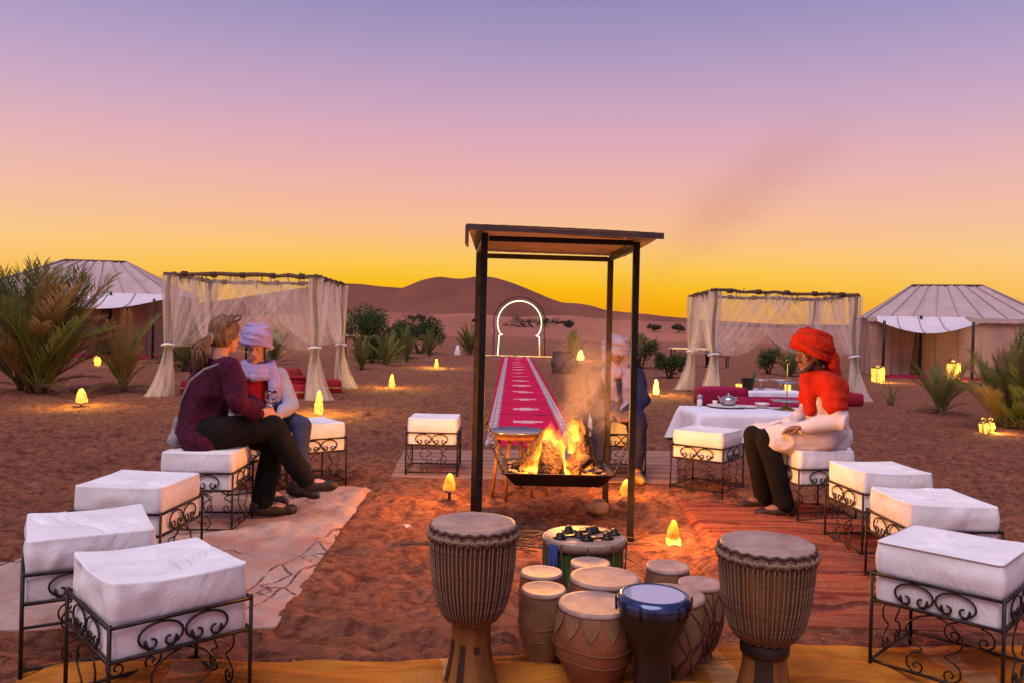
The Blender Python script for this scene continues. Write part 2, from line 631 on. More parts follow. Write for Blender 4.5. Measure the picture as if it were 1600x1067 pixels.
def mat_sheer():
    n = NT('sheer_gauze')
    v = n.coord()
    col = n.ramp(n.noise(3, v, 4), [(.3, (.95, .82, .76)), (.7, (.88, .74, .68))])
    d = n.n('BsdfDiffuse')
    t = n.n('BsdfTranslucent')
    n.t.links.new(col, d.inputs[0])
    n.t.links.new(col, t.inputs[0])
    m1 = n.n('MixShader')
    m1.inputs[0].default_value = .55
    n.t.links.new(d.outputs[0], m1.inputs[1])
    n.t.links.new(t.outputs[0], m1.inputs[2])
    tr = n.n('BsdfTransparent')
    m2 = n.n('MixShader')
    n.put(m2.inputs[0], n.math('ADD', n.math('MULTIPLY', n.ramp(n.noise(11, n.coord((1, 1, .06)), 2), [(.3, (0, 0, 0)), (.7, (1, 1, 1))]), .30), .15))
    n.t.links.new(tr.outputs[0], m2.inputs[1])
    n.t.links.new(m1.outputs[0], m2.inputs[2])
    n.t.links.new(m2.outputs[0], n.out.inputs['Surface'])
    return n.m


MAT['sheer'] = mat_sheer()


def mat_sand():
    n = NT('desert_sand')
    v = n.coord()
    a = n.noise(1.1, v, 6, .6)
    b = n.noise(13, v, 6, .68)
    c1 = n.ramp(a, [(.3, (.440, .168, .096)), (.7, (.310, .112, .068))])
    col = n.mix(n.ramp(b, [(.44, (.0, .0, .0)), (.62, (.85, .85, .85))]), c1, (.140, .046, .034))  # dark patches put the shade of the sand's relief into the colour
    col = n.mix(n.ramp(n.noise(6.5, n.coord((1, 1.5, 1)), 5, .7), [(.52, (0, 0, 0)), (.72, (.7, .7, .7))]), col, (.56, .245, .145))  # pale patches painted in as highlights on the relief
    h1 = n.noise(11, n.coord((1, 1.9, 1)), 7, .66, .3)
    h2 = n.noise(34, v, 5, .7)
    nr = n.bump(h1, 1.0, .13)
    nr = n.bump(h2, .6, .012, nr)
    return n.bsdf(col, .95, 0, .08, nr)


MAT['sand'] = mat_sand()


def mat_dune(name, c1, c2):
    n = NT(name)
    v = n.coord((1, .35, 1))
    col = n.ramp(n.noise(.045, v, 6, .6, .4), [(.35, c1), (.65, c2)])
    x = n.xyz()
    rip = n.math('SINE', n.math('ADD', n.math('MULTIPLY', x[1], .55), n.math('MULTIPLY', n.noise(.05, v, 3), 30)))
    h = n.math('ADD', n.math('MULTIPLY', rip, .12), n.noise(.12, v, 6))
    return n.bsdf(col, .95, 0, .05, n.bump(h, .6, 1.2))


MAT['dune'] = mat_dune('dune_sand', (.230, .082, .050), (.175, .062, .042))
MAT['dune_near'] = mat_dune('low_dune_sand', (.40, .150, .095), (.28, .100, .070))


def mat_rug(name, kind):
    n = NT(name)
    v = n.coord()
    x, y, z = n.xyz(v)
    fine = n.noise(22, v, 5, .65)
    wv = n.math('ADD', n.math('SINE', n.math('MULTIPLY', x, 260)), n.math('SINE', n.math('MULTIPLY', y, 260)))
    if kind == 'pale':      # dusty pale pile, dark broken lines and zigzags in the border bands, small motifs in the field
        base = n.ramp(n.noise(4.0, v, 7, .7), [(.3, (.46, .325, .285)), (.7, (.275, .168, .142))])
        wob = n.math('MULTIPLY', n.math('SUBTRACT', n.noise(5, v, 4), .5), .022)
        xx = n.math('ADD', x, n.math('ADD', wob, n.math('MULTIPLY', y, -.16)))
        zig = n.math('ABSOLUTE', n.math('SUBTRACT', n.math('FRACT', n.math('MULTIPLY', y, 4.0)), .5))
        ln = None
        for off, amp, w in ((.10, 0, .008), (.26, .0, .008), (.18, .22, .010)):
            q = n.math('ABSOLUTE', n.math('SUBTRACT', n.math('SUBTRACT', n.math('ABSOLUTE', xx), .98 - off), n.math('MULTIPLY', n.math('SUBTRACT', zig, .25), amp)))
            q = n.math('LESS_THAN', q, w)
            ln = q if ln is None else n.math('MAXIMUM', ln, q)
        fx = n.math('ABSOLUTE', n.math('SUBTRACT', n.math('FRACT', n.math('MULTIPLY', xx, 1.7)), .5))
        fy = n.math('ABSOLUTE', n.math('SUBTRACT', n.math('FRACT', n.math('MULTIPLY', y, 1.5)), .5))
        dm = n.math('ABSOLUTE', n.math('SUBTRACT', n.math('ADD', fx, n.math('MULTIPLY', fy, 1.6)), .17))
        ln = n.math('MAXIMUM', ln, n.math('LESS_THAN', dm, .022))
        worn = n.math('MULTIPLY', ln, n.ramp(n.noise(9, v, 5, .7), [(.36, (0, 0, 0)), (.50, (.9, .9, .9))]))
        col = n.mix(worn, base, (.045, .025, .03))
        col = n.mix(n.ramp(n.noise(2.2, v, 6, .75), [(.48, (0, 0, 0)), (.70, (.85, .85, .85))]), col, (.36, .155, .11))
    elif kind == 'red':     # narrow woven bands across
        yy = n.math('ADD', y, n.math('MULTIPLY', n.noise(3, v, 3), .12))
        st = n.noise(1.0, n.coord((.25, 14, 1)), 3, .6, .0)
        col = n.ramp(st, [(.30, (.045, .012, .012)), (.42, (.17, .034, .022)), (.52, (.30, .085, .045)), (.62, (.085, .020, .017)), (.74, (.33, .125, .07))])
        col = n.mix(n.ramp(fine, [(.5, (0, 0, 0)), (.8, (.6, .6, .6))]), col, (.33, .14, .09))
    elif kind == 'ochre':
        col = n.ramp(n.noise(2.2, n.coord((1, 1.6, 1)), 5, .6), [(.3, (.50, .19, .026)), (.7, (.35, .11, .018))])
        st = n.math('LESS_THAN', n.math('ABSOLUTE', n.math('SUBTRACT', n.math('FRACT', n.math('MULTIPLY', n.math('ADD', x, n.math('MULTIPLY', y, .15)), .95)), .5)), .06)
        col = n.mix(n.math('MULTIPLY', st, .4), col, (.62, .42, .22))
        col = n.mix(n.ramp(n.noise(5, n.coord((.6, 4.5, 1)), 5, .65), [(.45, (0, 0, 0)), (.68, (.9, .9, .9))]), col, (.25, .075, .016))  # dark stretched streaks: shade between the ripples painted into the colour
        col = n.mix(n.ramp(n.noise(3, v, 6, .7), [(.55, (0, 0, 0)), (.8, (.7, .7, .7))]), col, (.34, .15, .075))
    elif kind == 'mat':
        col = n.ramp(n.noise(2.5, n.coord((.5, 3, 1)), 5, .65), [(.3, (.42, .22, .16)), (.7, (.24, .105, .08))])
        bd = n.math('GREATER_THAN', n.math('SINE', n.math('MULTIPLY', y, 26)), .75)
        col = n.mix(n.math('MULTIPLY', bd, .5), col, (.12, .06, .06))
    nr = n.bump(n.math('ADD', n.math('MULTIPLY', wv, .12), fine), .5, .012)
    return n.bsdf(col, .95, 0, .05, nr)


def mat_runner():
    n = NT('red_runner_weave')
    v = n.coord()
    x, y, z = n.xyz(v)
    ax = n.math('ABSOLUTE', x)
    base = n.ramp(n.noise(3, v, 5), [(.3, (.60, .010, .070)), (.7, (.46, .008, .055))])
    fy = n.math('SUBTRACT', n.math('FRACT', n.math('MULTIPLY', y, .55)), .5)
    stp = n.math('DIVIDE', n.math('FLOOR', n.math('MULTIPLY', n.math('ABSOLUTE', fy), 22)), 22)
    dia = n.math('LESS_THAN', n.math('ADD', n.math('MULTIPLY', ax, 4.6), n.math('MULTIPLY', stp, 13)), 1.0)
    col = n.mix(dia, base, (.62, .34, .38))
    f2 = n.math('ABSOLUTE', n.math('SUBTRACT', n.math('FRACT', n.math('ADD', n.math('MULTIPLY', y, .55), .0)), .04))
    col = n.mix(n.math('LESS_THAN', f2, .022), col, (.10, .015, .05))
    bord = n.math('GREATER_THAN', ax, .425)
    chk = n.math('LESS_THAN', n.math('FRACT', n.math('MULTIPLY', y, 2.2)), .16)
    chx = n.math('LESS_THAN', n.math('FRACT', n.math('MULTIPLY', ax, 14)), .22)
    bc = n.mix(n.math('MULTIPLY', n.math('MAXIMUM', chk, chx), .85), (.48, .34, .36, 1), (.20, .13, .18, 1))
    col = n.mix(bord, col, bc)
    col = n.mix(n.math('GREATER_THAN', ax, .555), col, (.40, .02, .04, 1))
    nr = n.bump(n.math('ADD', n.noise(30, v, 4), n.math('MULTIPLY', n.math('SINE', n.math('MULTIPLY', y, 220)), .2)), .4, .01)
    return n.bsdf(col, .95, 0, .05, nr)


def mat_drumshell():
    """clay or hide shell with cord lines scratched and tied round it"""
    n = NT('laced_hide_shell')
    v = n.coord()
    vo = n.n('TexVoronoi', feature='DISTANCE_TO_EDGE')
    vo.inputs['Scale'].default_value = 9
    n.t.links.new(n.coord((1, 1, .45)), vo.inputs['Vector'])
    col = n.ramp(n.noise(8, v, 5), [(.3, (.30, .165, .085)), (.7, (.16, .085, .045))])
    ln = n.math('LESS_THAN', vo.outputs[0], .03)
    col = n.mix(ln, col, (.10, .045, .025))
    return n.bsdf(col, .75, 0, .25, n.bump(n.math('SUBTRACT', n.noise(40, v, 4), n.math('MULTIPLY', ln, 1.5)), .4, .004))


MAT['laced'] = mat_drumshell()


def mat_log(name, lo, gain):
    n = NT(name)
    v = n.coord()
    vo = n.n('TexVoronoi', feature='DISTANCE_TO_EDGE')
    vo.inputs['Scale'].default_value = 26
    n.t.links.new(n.coord((1, 1, .5)), vo.inputs['Vector'])
    crack = n.ramp(vo.outputs[0], [(.02, (1, 1, 1)), (.16, (0, 0, 0))])
    hot = n.ramp(n.noise(7, v, 4, .6), [(lo, (0, 0, 0)), (lo + .16, (1, 1, 1))])
    e = n.math('MULTIPLY', n.math('ADD', n.math('MULTIPLY', crack, .9), .12), hot)
    ec = n.ramp(n.noise(20, v, 3), [(.35, (1, .07, .004)), (.65, (1, .27, .02))])
    col = n.ramp(n.noise(30, v, 5), [(.3, (.012, .008, .007)), (.7, (.06, .035, .025))])
    return n.bsdf(col, .9, 0, .1, n.bump(n.math('ADD', vo.outputs[0], n.noise(50, v, 4)), .8, .02), emit=ec, estr=n.math('MULTIPLY', e, gain))


MAT['log'] = mat_log('glowing_log_bark', .48, 1.9)
MAT['log_dark'] = mat_log('charred_log_bark', .58, 1.6)
MAT['ember'] = mat_glow('glowing_ember', (1, .40, .05), (.9, .06, .005), 2.6, 40)


def mat_flame():
    n = NT('flame_gas')
    z = n.xyz()[2]
    f = n.noise(9, n.coord((1, 1, .35)), 3, .6, .6)
    col = n.ramp(z, [(0.0, (1, .42, .06)), (.35, (1, .27, .016)), (1.0, (1, .11, .004))])
    e = n.n('Emission')
    n.t.links.new(col, e.inputs[0])
    s1 = n.math('MULTIPLY', n.math('SUBTRACT', 1.05, z, None, True), 88)
    n.put(e.inputs[1], n.math('MULTIPLY', s1, n.math('MULTIPLY', n.math('SUBTRACT', f, .22, None, True), 2.6)))
    n.t.links.new(e.outputs[0], n.out.inputs['Volume'])
    return n.m


MAT['flame'] = mat_flame()


def mat_smoke(name, dens, col):
    n = NT(name)
    g = n.n('TexGradient', gradient_type='SPHERICAL')
    n.t.links.new(n.coord(), g.inputs[0])
    f = n.noise(2.1, n.coord(), 4, .62, 1.4)
    f = n.math('MULTIPLY', n.math('SUBTRACT', f, .36, None, True), 3.2)
    d = n.math('MULTIPLY', n.math('MULTIPLY', n.math('POWER', g.outputs[1], 1.1), f), dens)
    p = n.n('VolumePrincipled')
    p.inputs['Color'].default_value = (*col, 1)
    n.put(p.inputs['Density'], d)
    n.t.links.new(p.outputs[0], n.out.inputs['Volume'])
    return n.m

# ------------------------------------------------------------------ setting: ground
def quad_pts(q, u, v):
    """bilinear point in a quadrilateral a(far left) b(far right) c(near right) d(near left)"""
    a, b, c, d = (np.array(p, float) for p in q)
    u, v = np.asarray(u)[..., None], np.asarray(v)[..., None]
    return (a * (1 - u) + b * u) * (1 - v) + (d * (1 - u) + c * u) * v


RUG_PALE = [(-2.35, 6.55), (-1.15, 6.66), (-1.05, 3.60), (-3.0, 3.42)]
RUG_RED = [(1.36, 6.5), (2.62, 6.3), (2.72, 3.72), (1.2, 3.78)]
RUG_OCHRE = [(-1.85, 3.12), (2.75, 3.66), (2.75, 1.5), (-1.85, 1.5)]
RUG_MAT = [(-1.16, 8.85), (1.9, 9.2), (1.56, 7.28), (-1.08, 7.22)]
RUNNER = [(-.50, 37.3), (.98, 37.9), (.86, 9.35), (-.28, 9.25)]
RUGS = [RUG_PALE, RUG_RED, RUG_OCHRE, RUG_MAT, RUNNER]


def rug_mask(x, y):
    """1 on bare sand, 0 under a rug"""
    m = np.ones_like(x)
    for q in RUGS:
        d = np.full_like(x, -1e9)
        for i in range(4):
            (x0, y0), (x1, y1) = q[i], q[(i + 1) % 4]
            L = math.hypot(x1 - x0, y1 - y0)
            d = np.maximum(d, ((x1 - x0) * (y - y0) - (y1 - y0) * (x - x0)) / L)
        d = d + .018 * vnoise(x * 2.7, y * 2.7, 0, 301) + .010 * vnoise(x * 9, y * 9, 0, 302)
        m = np.minimum(m, np.clip((d + .03) / .08, 0, 1))
    return m


_fr = random.Random(77)
PRINTS = []
for _ in range(26):          # short walks across the bare sand
    px0, py0, an = _fr.uniform(-3.2, 3.2), _fr.uniform(3.3, 11), _fr.uniform(0, 6.28)
    for q_ in range(_fr.randint(5, 11)):
        PRINTS.append((px0 + q_ * .34 * math.cos(an) - .09 * (-1) ** q_ * math.sin(an), py0 + q_ * .34 * math.sin(an) + .09 * (-1) ** q_ * math.cos(an), an + _fr.uniform(-.25, .25), _fr.uniform(.6, 1.1)))


def prints(x, y):
    z = np.zeros_like(x)
    for px0, py0, an, k in PRINTS:
        m = (np.abs(x - px0) < .26) & (np.abs(y - py0) < .26)
        if not m.any():
            continue
        dx, dy = x[m] - px0, y[m] - py0
        u, v = (dx * math.cos(an) + dy * math.sin(an)) / .125, (-dx * math.sin(an) + dy * math.cos(an)) / .055
        r = np.sqrt(u * u + v * v)
        z[m] += k * (-.032 * np.clip(1.15 - r, 0, 1) ** .6 * (r < 1.15) + .020 * np.exp(-((r - 1.25) / .22) ** 2))
    return z


def gz(x, y):
    x, y = np.asarray(x, float), np.asarray(y, float)
    n = .026 * vnoise(x * 2.1, y * 2.6, 0, 1) + .032 * vnoise(x * 6.5, y * 9.5, 0, 2) + .020 * vnoise(x * 14, y * 19, 0, 3)
    dim = np.clip(vnoise(x * 3.8, y * 4.4, 0, 4) - .30, 0, 1)
    n = n - .12 * dim + .02 * np.clip(.12 - np.abs(vnoise(x * 3.8, y * 4.4, 0, 4) - .25), 0, 1)
    n = n * .8 + prints(x, y)
    far = np.clip((y - 9) / 14, 0, 1)
    n = n * (1 - .3 * far) + far * (.05 * vnoise(x * .5, y * .5, 0, 6))
    wide = np.clip((np.hypot(x, y - 20) - 32) / 60, 0, 1)
    n = n + wide * (.5 * vnoise(x * .045, y * .045, 0, 7) + .25 * vnoise(x * .11, y * .11, 0, 8) - .1)
    m = rug_mask(x, y)
    edge = 4 * m * (1 - m)
    return n * m - .012 * (1 - m) + .016 * edge


def g1(x, y):
    return float(gz(np.array([x]), np.array([y]))[0])


def graded(core0, core1, step, out0, out1, grow):
    a = list(np.arange(core0, core1 + 1e-6, step))
    s, p = step, core1
    while p < out1:
        s *= grow
        p += s
        a.append(p)
    s, p = step, core0
    while p > out0:
        s *= grow
        p -= s
        a.insert(0, p)
    return np.array(a)


gx = graded(-3.4, 3.4, .027, -1500, 1500, 1.045)
gy = graded(2.2, 8.6, .027, -400, 2600, 1.040)
GX, GY = np.meshgrid(gx, gy, indexing='ij')
GZ = gz(GX, GY)
mb = MB()
nu, nv = GX.shape
me = bpy.data.meshes.new('ground')
co = np.stack([GX, GY, GZ], -1).reshape(-1, 3)
idx = np.arange(nu * nv).reshape(nu, nv)
quads = np.stack([idx[:-1, :-1], idx[1:, :-1], idx[1:, 1:], idx[:-1, 1:]], -1).reshape(-1, 4)
me.vertices.add(len(co))
me.vertices.foreach_set('co', co.ravel())
me.loops.add(quads.size)
me.loops.foreach_set('vertex_index', quads.ravel())
me.polygons.add(len(quads))
me.polygons.foreach_set('loop_start', np.arange(0, quads.size, 4))
me.polygons.foreach_set('use_smooth', [True] * len(quads))
me.materials.append(MAT['sand'])
me.update()
me.validate()
tag(link('ground', me), 'reddish sand trampled with footprints', None, None, 'structure')


def ridge(name, prof, Z, depth, base_x, mat, label, seed, amp=.35, near=0.4, bulge=1.5):
    """a dune: crest line given as (photo x, photo y) at distance Z, long slope towards the camp"""
    xs = [atd(px, py, Z)[0] for px, py in prof]
    hs = [atd(px, py, Z)[2] for px, py in prof]
    X = np.linspace(xs[0], xs[-1], 260)
    Hh = np.interp(X, xs, hs)
    k = np.hanning(7)
    k /= k.sum()
    Hh = np.convolve(np.pad(Hh, 3, 'edge'), k, 'valid')
    rows = []
    for t in np.linspace(0, 1, 60):
        s = t if t <= 1 else 1
        y = Z - depth * (1 - s)
        meander = depth * .25 * vnoise(X / (depth * .55), X * 0 + 3, 0, seed) * (1 - s) * s * 2
        z = (Hh + .5) * (s ** bulge) - .5
        dunes = amp * Hh.max() * .10 * vnoise(X / (depth * .16) + s * 2, X * 0 + s * 4.2, 0, seed + 1) * math.sin(math.pi * min(s, .999))
        rows.append(np.stack([X * (y / Z) * .5 + X * .5, np.full_like(X, y) + meander, z + dunes], -1))
    for t in (.05, .4, 1.0):
        rows.append(np.stack([X, np.full_like(X, Z + depth * .6 * t), (Hh + 2) * (1 - t) - 2], -1))
    o = MB().surf(np.array(rows)).obj(name, mat)
    return tag(o, label, None, None, 'structure')


ridge('dune_hill', [(-900, 486), (-300, 478), (0, 478), (150, 480), (270, 476), (321, 473), (360, 468), (402, 461), (460, 452), (500, 446), (530, 444), (562, 443), (590, 448), (630, 450), (680, 458), (760, 474), (900, 482), (1100, 500), (1500, 525), (2000, 540)],
      640, 300, 0, MAT['dune'], 'long rounded dune ridge behind the summit dune', 21)
ridge('dune_hill', [(380, 507), (440, 492), (520, 474), (560, 466), (600, 459), (630, 450), (658, 438), (686, 432), (710, 436), (726, 436), (742, 432), (770, 433), (800, 442), (830, 454), (860, 467), (880, 474), (900, 474), (925, 478), (945, 485), (985, 489), (1020, 492), (1060, 498), (1090, 499), (1200, 507), (1330, 508), (1420, 516), (1600, 522), (1900, 532)],
      420, 210, 0, MAT['dune'], 'broad twin summit dune rising behind the lit arch', 31, .5)
ridge('dune_hill', [(-900, 478), (-200, 490), (100, 494), (300, 497), (440, 492), (520, 488), (600, 487), (680, 492), (740, 489), (800, 497), (880, 492), (960, 500), (1050, 503), (1150, 512), (1300, 514), (1500, 522), (1800, 530), (2400, 545)],
      150, 75, 0, MAT['dune_near'], 'low pink sand swell at the foot of the dunes', 41, .9)


def rug(name, q, mat, label, nu, nv, ripple, thick=.005, cat='rug', fringe=None, amp=1.0):
    cx, cy = np.mean([p[0] for p in q]), np.mean([p[1] for p in q])
    U, V = np.meshgrid(np.linspace(0, 1, nu), np.linspace(0, 1, nv), indexing='ij')
    P = quad_pts(q, U, V)
    ex = .014 * vnoise(U * 0 + P[..., 0] * 2.2, P[..., 1] * 2.2, 0, 91) + .008 * vnoise(P[..., 0] * 8, P[..., 1] * 8, 0, 92)
    X, Y = P[..., 0] + ex * (np.abs(U - .5) > .45), P[..., 1] + ex * (np.abs(V - .5) > .45)
    Z = ripple(X, Y) * amp
    e = np.minimum(np.minimum(U, 1 - U) * nu, np.minimum(V, 1 - V) * nv)
    Z = np.maximum(Z, 0) * np.clip(e / 3, .15, 1) + thick
    top = np.stack([X - cx, Y - cy, Z], -1)
    m = MB().surf(top)
    bot = top.copy()
    bot[..., 2] = -.005
    rim = [(i, 0) for i in range(nu)] + [(nu - 1, j) for j in range(1, nv)] + [(i, nv - 1) for i in range(nu - 2, -1, -1)] + [(0, j) for j in range(nv - 2, 0, -1)]
    R = np.array([[top[i, j], bot[i, j]] for i, j in rim])
    m.surf(R, closeu=True)
    o = m.obj(name, mat, loc=(cx, cy, 0))
    return tag(o, label, cat)


def rip_soft(X, Y):
    return .016 + .020 * vnoise(X * 2.2, Y * 3.4, 0, 51) + .017 * vnoise(X * 5, Y * 9, 0, 52) + .010 * vnoise(X * 14, Y * 14, 0, 53)


def rip_bands(X, Y):
    w = Y + .10 * vnoise(X * 1.6, Y * 1.2, 0, 61) + .03 * vnoise(X * 5, Y * 3, 0, 62)
    return .026 + .020 * np.sin(w * 40 + 3.2 * vnoise(X * 1.1, Y * 2, 0, 63)) * (.7 + .8 * vnoise(X * 1.3, Y * 2, 0, 64)) + .016 * vnoise(X * 2.2, Y * 12, 0, 65)


def rip_folds(X, Y):
    w = Y * 30 + 5.0 * vnoise(X * 1.3, Y * 1.5, 0, 73)
    return .026 + .018 * np.sin(w) * (.6 + vnoise(X * 1.1, Y * 2, 0, 74)) + .030 * vnoise(X * 1.7, Y * 6.5 + X * .5, 0, 71) + .014 * vnoise(X * 4, Y * 13, 0, 72)


def rip_flat(X, Y):
    return .010 + .010 * vnoise(X * 1.6, Y * 4, 0, 81) + .006 * vnoise(X * 4, Y * 12, 0, 82)


rug('rug', RUG_PALE, mat_rug('pale_pile_rug', 'pale'), 'large pale worn rug with dark zigzag borders under the seated couple', 110, 170, rip_soft)
rug('rug', RUG_RED, mat_rug('red_banded_rug', 'red'), 'rumpled red and brown banded rug under the man in the red turban', 90, 200, rip_bands)
rug('rug', RUG_OCHRE, mat_rug('ochre_rug', 'ochre'), 'ochre yellow rug with faint pale stripes under the drums', 170, 110, rip_folds)
rug('rug', RUG_MAT, mat_rug('faded_mat', 'mat'), 'faded dusty woven mat behind the fire', 130, 90, rip_flat)
rug('carpet_runner', RUNNER, mat_runner(), 'long red carpet runner with white diamonds leading to the lit arch', 24, 420, rip_flat, .010, 'carpet')

# ------------------------------------------------------------------ tents
def patch(corners, nu, nv, sag, nrm, seed=0, wave=0.0):
    a, b, c, d = (np.array(p, float) for p in corners)     # a,b top left/right; d,c bottom
    U, V = np.meshgrid(np.linspace(0, 1, nu), np.linspace(0, 1, nv), indexing='ij')
    P = (a * (1 - U[..., None]) + b * U[..., None]) * (1 - V[..., None]) + (d * (1 - U[..., None]) + c * U[..., None]) * V[..., None]
    s = sag * np.sin(np.pi * U) * np.sin(np.pi * np.clip(V, 0, 1)) + wave * vnoise(U * 4, V * 3, 0, seed)* np.sin(np.pi * U)
    return P + np.array(nrm)[None, None, :] * s[..., None]


def tent(label, cx, cy, rz, W, D, eave, ridge_h, ridge_w, npan, awn, extra_open=()):
    t = thing('tent', label, 'tent', (cx, cy, 0), rz)
    hw, hd, rw = W / 2, D / 2, ridge_w / 2

    def strips(a, b, c, d, n, mat, name, sag, seam=True, nrm=(0, -1, 0), skip=()):
        a, b, c, d = (Vector(p) for p in (a, b, c, d))
        for i in range(n):
            if i in skip:
                continue
            u0, u1 = i / n, (i + 1) / n
            q = [a.lerp(b, u0), a.lerp(b, u1), d.lerp(c, u1), d.lerp(c, u0)]
            MB().surf(patch(q, 6, 6, sag, nrm, i, sag * .7)).obj(name, mat, t)
            if seam:
                p0, p1 = a.lerp(b, u0), d.lerp(c, u0)
                off = Vector(nrm) * -.03
                MB().tube([p0 + off, p0.lerp(p1, .5) + off, p1 + off], .014, 5).obj('seam', MAT['seam'], t)
    # walls
    strips((-hw, -hd, eave), (hw, -hd, eave), (hw, -hd, -.05), (-hw, -hd, -.05), npan, MAT['tent'], 'wall_panel', .05, True, (0, 1, 0))
    strips((-hw, hd, eave), (-hw, -hd, eave), (-hw, -hd, -.05), (-hw, hd, -.05), 3, MAT['tent'], 'wall_panel', .05, True, (1, 0, 0))
    strips((hw, -hd, eave), (hw, hd, eave), (hw, hd, -.05), (hw, -hd, -.05), 3, MAT['tent'], 'wall_panel', .05, True, (-1, 0, 0))
    strips((hw, hd, eave), (-hw, hd, eave), (-hw, hd, -.05), (hw, hd, -.05), 4, MAT['tent'], 'wall_panel', .05, False, (0, -1, 0))
    # hipped roof with overhang
    o = .10
    zr = eave - .02
    strips((-rw, 0, ridge_h), (rw, 0, ridge_h), (hw + o, -hd - o, zr), (-hw - o, -hd - o, zr), npan, MAT['tent_roof'], 'roof_panel', .10, True, (0, .5, -.8))
    strips((rw, 0, ridge_h), (-rw, 0, ridge_h), (-hw - o, hd + o, zr), (hw + o, hd + o, zr), npan, MAT['tent_roof'], 'roof_panel', .10, False, (0, -.5, -.8))
    for s in (-1, 1):
        strips((s * rw, 0, ridge_h), (s * rw, 0, ridge_h), (s * (hw + o), s * -(hd + o), zr), (s * (hw + o), s * (hd + o), zr), 2, MAT['tent_roof'], 'roof_panel', .06, True, (-s * .5, 0, -.8))
        MB().tube([(s * rw, 0, ridge_h + .02), (s * (hw + o), -hd - o, zr + .02)], .035, 6).obj('hip_seam', MAT['seam'], t)
    MB().tube([(-rw, 0, ridge_h + .02), (rw, 0, ridge_h + .02)], .035, 6).obj('ridge_pole', MAT['pole'], t)
    # scalloped valance along the eave
    n = 60
    top = [(-hw - o, -hd - o - .01, zr)]
    P = [[(-hw - o + (W + 2 * o) * i / n, -hd - o - .012, zr + .01), (-hw - o + (W + 2 * o) * i / n, -hd - o - .02, zr - .13 - .03 * abs(math.sin(i * .9)))] for i in range(n + 1)]
    MB().surf(P).obj('valance', MAT['tent_roof'], t)
    # awning held out on poles
    x0, x1, out, drop = awn
    nn = 22
    A = np.zeros((nn, 12, 3))
    for i in range(nn):
        u = i / (nn - 1)
        for j in range(12):
            v = j / 11
            sagx = math.sin(math.pi * u)
            A[i, j] = (x0 + (x1 - x0) * (u * (1 + .10 * v) - .05 * v), -hd - .1 - out * v, eave + .02 - drop * v - .36 * sagx * v ** 1.4 - .16 * math.sin(math.pi * v) * (.5 + .5 * sagx))
    aw = MB().surf(A).obj('awning', MAT['tent_awning'], t)
    for k in (.25, .5, .75):
        i = int(k * (nn - 1))
        MB().tube([A[i, j] + np.array((0, -.01, .015)) for j in range(12)], .018, 5).obj('seam', MAT['seam'], aw)
    for u, dx in ((0, .05), (1, -.05), (.5, 0)):
        xx = x0 + (x1 - x0) * u + dx
        yy = -hd - .1 - (out if u != .5 else .15)
        MB().tube([(xx, yy, -.1), (xx + .02, yy, eave - (drop if u != .5 else 0) + .05)], .045, 8).obj('pole', MAT['dark_metal'], t)
    # doorway under the awning: dark opening, drawn back door cloths
    w = x1 - x0
    dx0, dx1 = x0 + .30 * w, x0 + .62 * w
    MB().box(((dx0 + dx1) / 2, -hd - .05, .98), (dx1 - dx0, .04, 1.94)).obj('doorway', MAT['tent_inner'], t)
    for s, xx in ((1, dx0), (-1, dx1)):
        m = MB()
        P = np.zeros((14, 10, 3))
        for i in range(14):
            for j in range(10):
                v = j / 9
                P[i, j] = (xx + s * (i / 13) * (.30 + .25 * (1 - v) ** 1.5) * .9, -hd - .12 - .04 * math.sin(i * 1.7), 1.96 - 1.94 * v)
        m.surf(P).obj('door_cloth', MAT['tent'], t)
    # guy ropes
    for s in (-1, 1):
        MB().tube([(s * (hw + o), -hd - o, zr), (s * (hw + 1.3), -hd - 1.2, 0)], .012, 4).obj('guy_rope', MAT['rope'], t)
    return t


tent('canvas tent with pale sagging awning standing behind the lone green palm shrubs', 16.05, 29.6, math.radians(-18), 5.6, 4.2, 2.06, 3.28, 2.35, 8, (-2.6, .15, 1.5, .22))
tent('canvas tent with white awning rising behind the tall feathery palm clump', -16.5, 31.6, math.radians(9), 6.9, 4.4, 2.30, 3.62, 2.3, 8, (-.6, 3.3, 1.6, .25))
for label, q in (('dark red mat laid before the tent with the sagging awning', [(12.9, 28.2), (17.2, 27.0), (16.9, 25.9), (12.6, 27.0)]),
                 ('red mat laid before the tent behind the tall palm', [(-16.5, 29.0), (-12.9, 29.6), (-12.7, 28.3), (-16.3, 27.7)])):
    rug('rug', q, MAT['magenta_cloth'], label, 20, 10, lambda X, Y: .05 + .03 * vnoise(X, Y, 0, 5), .04)

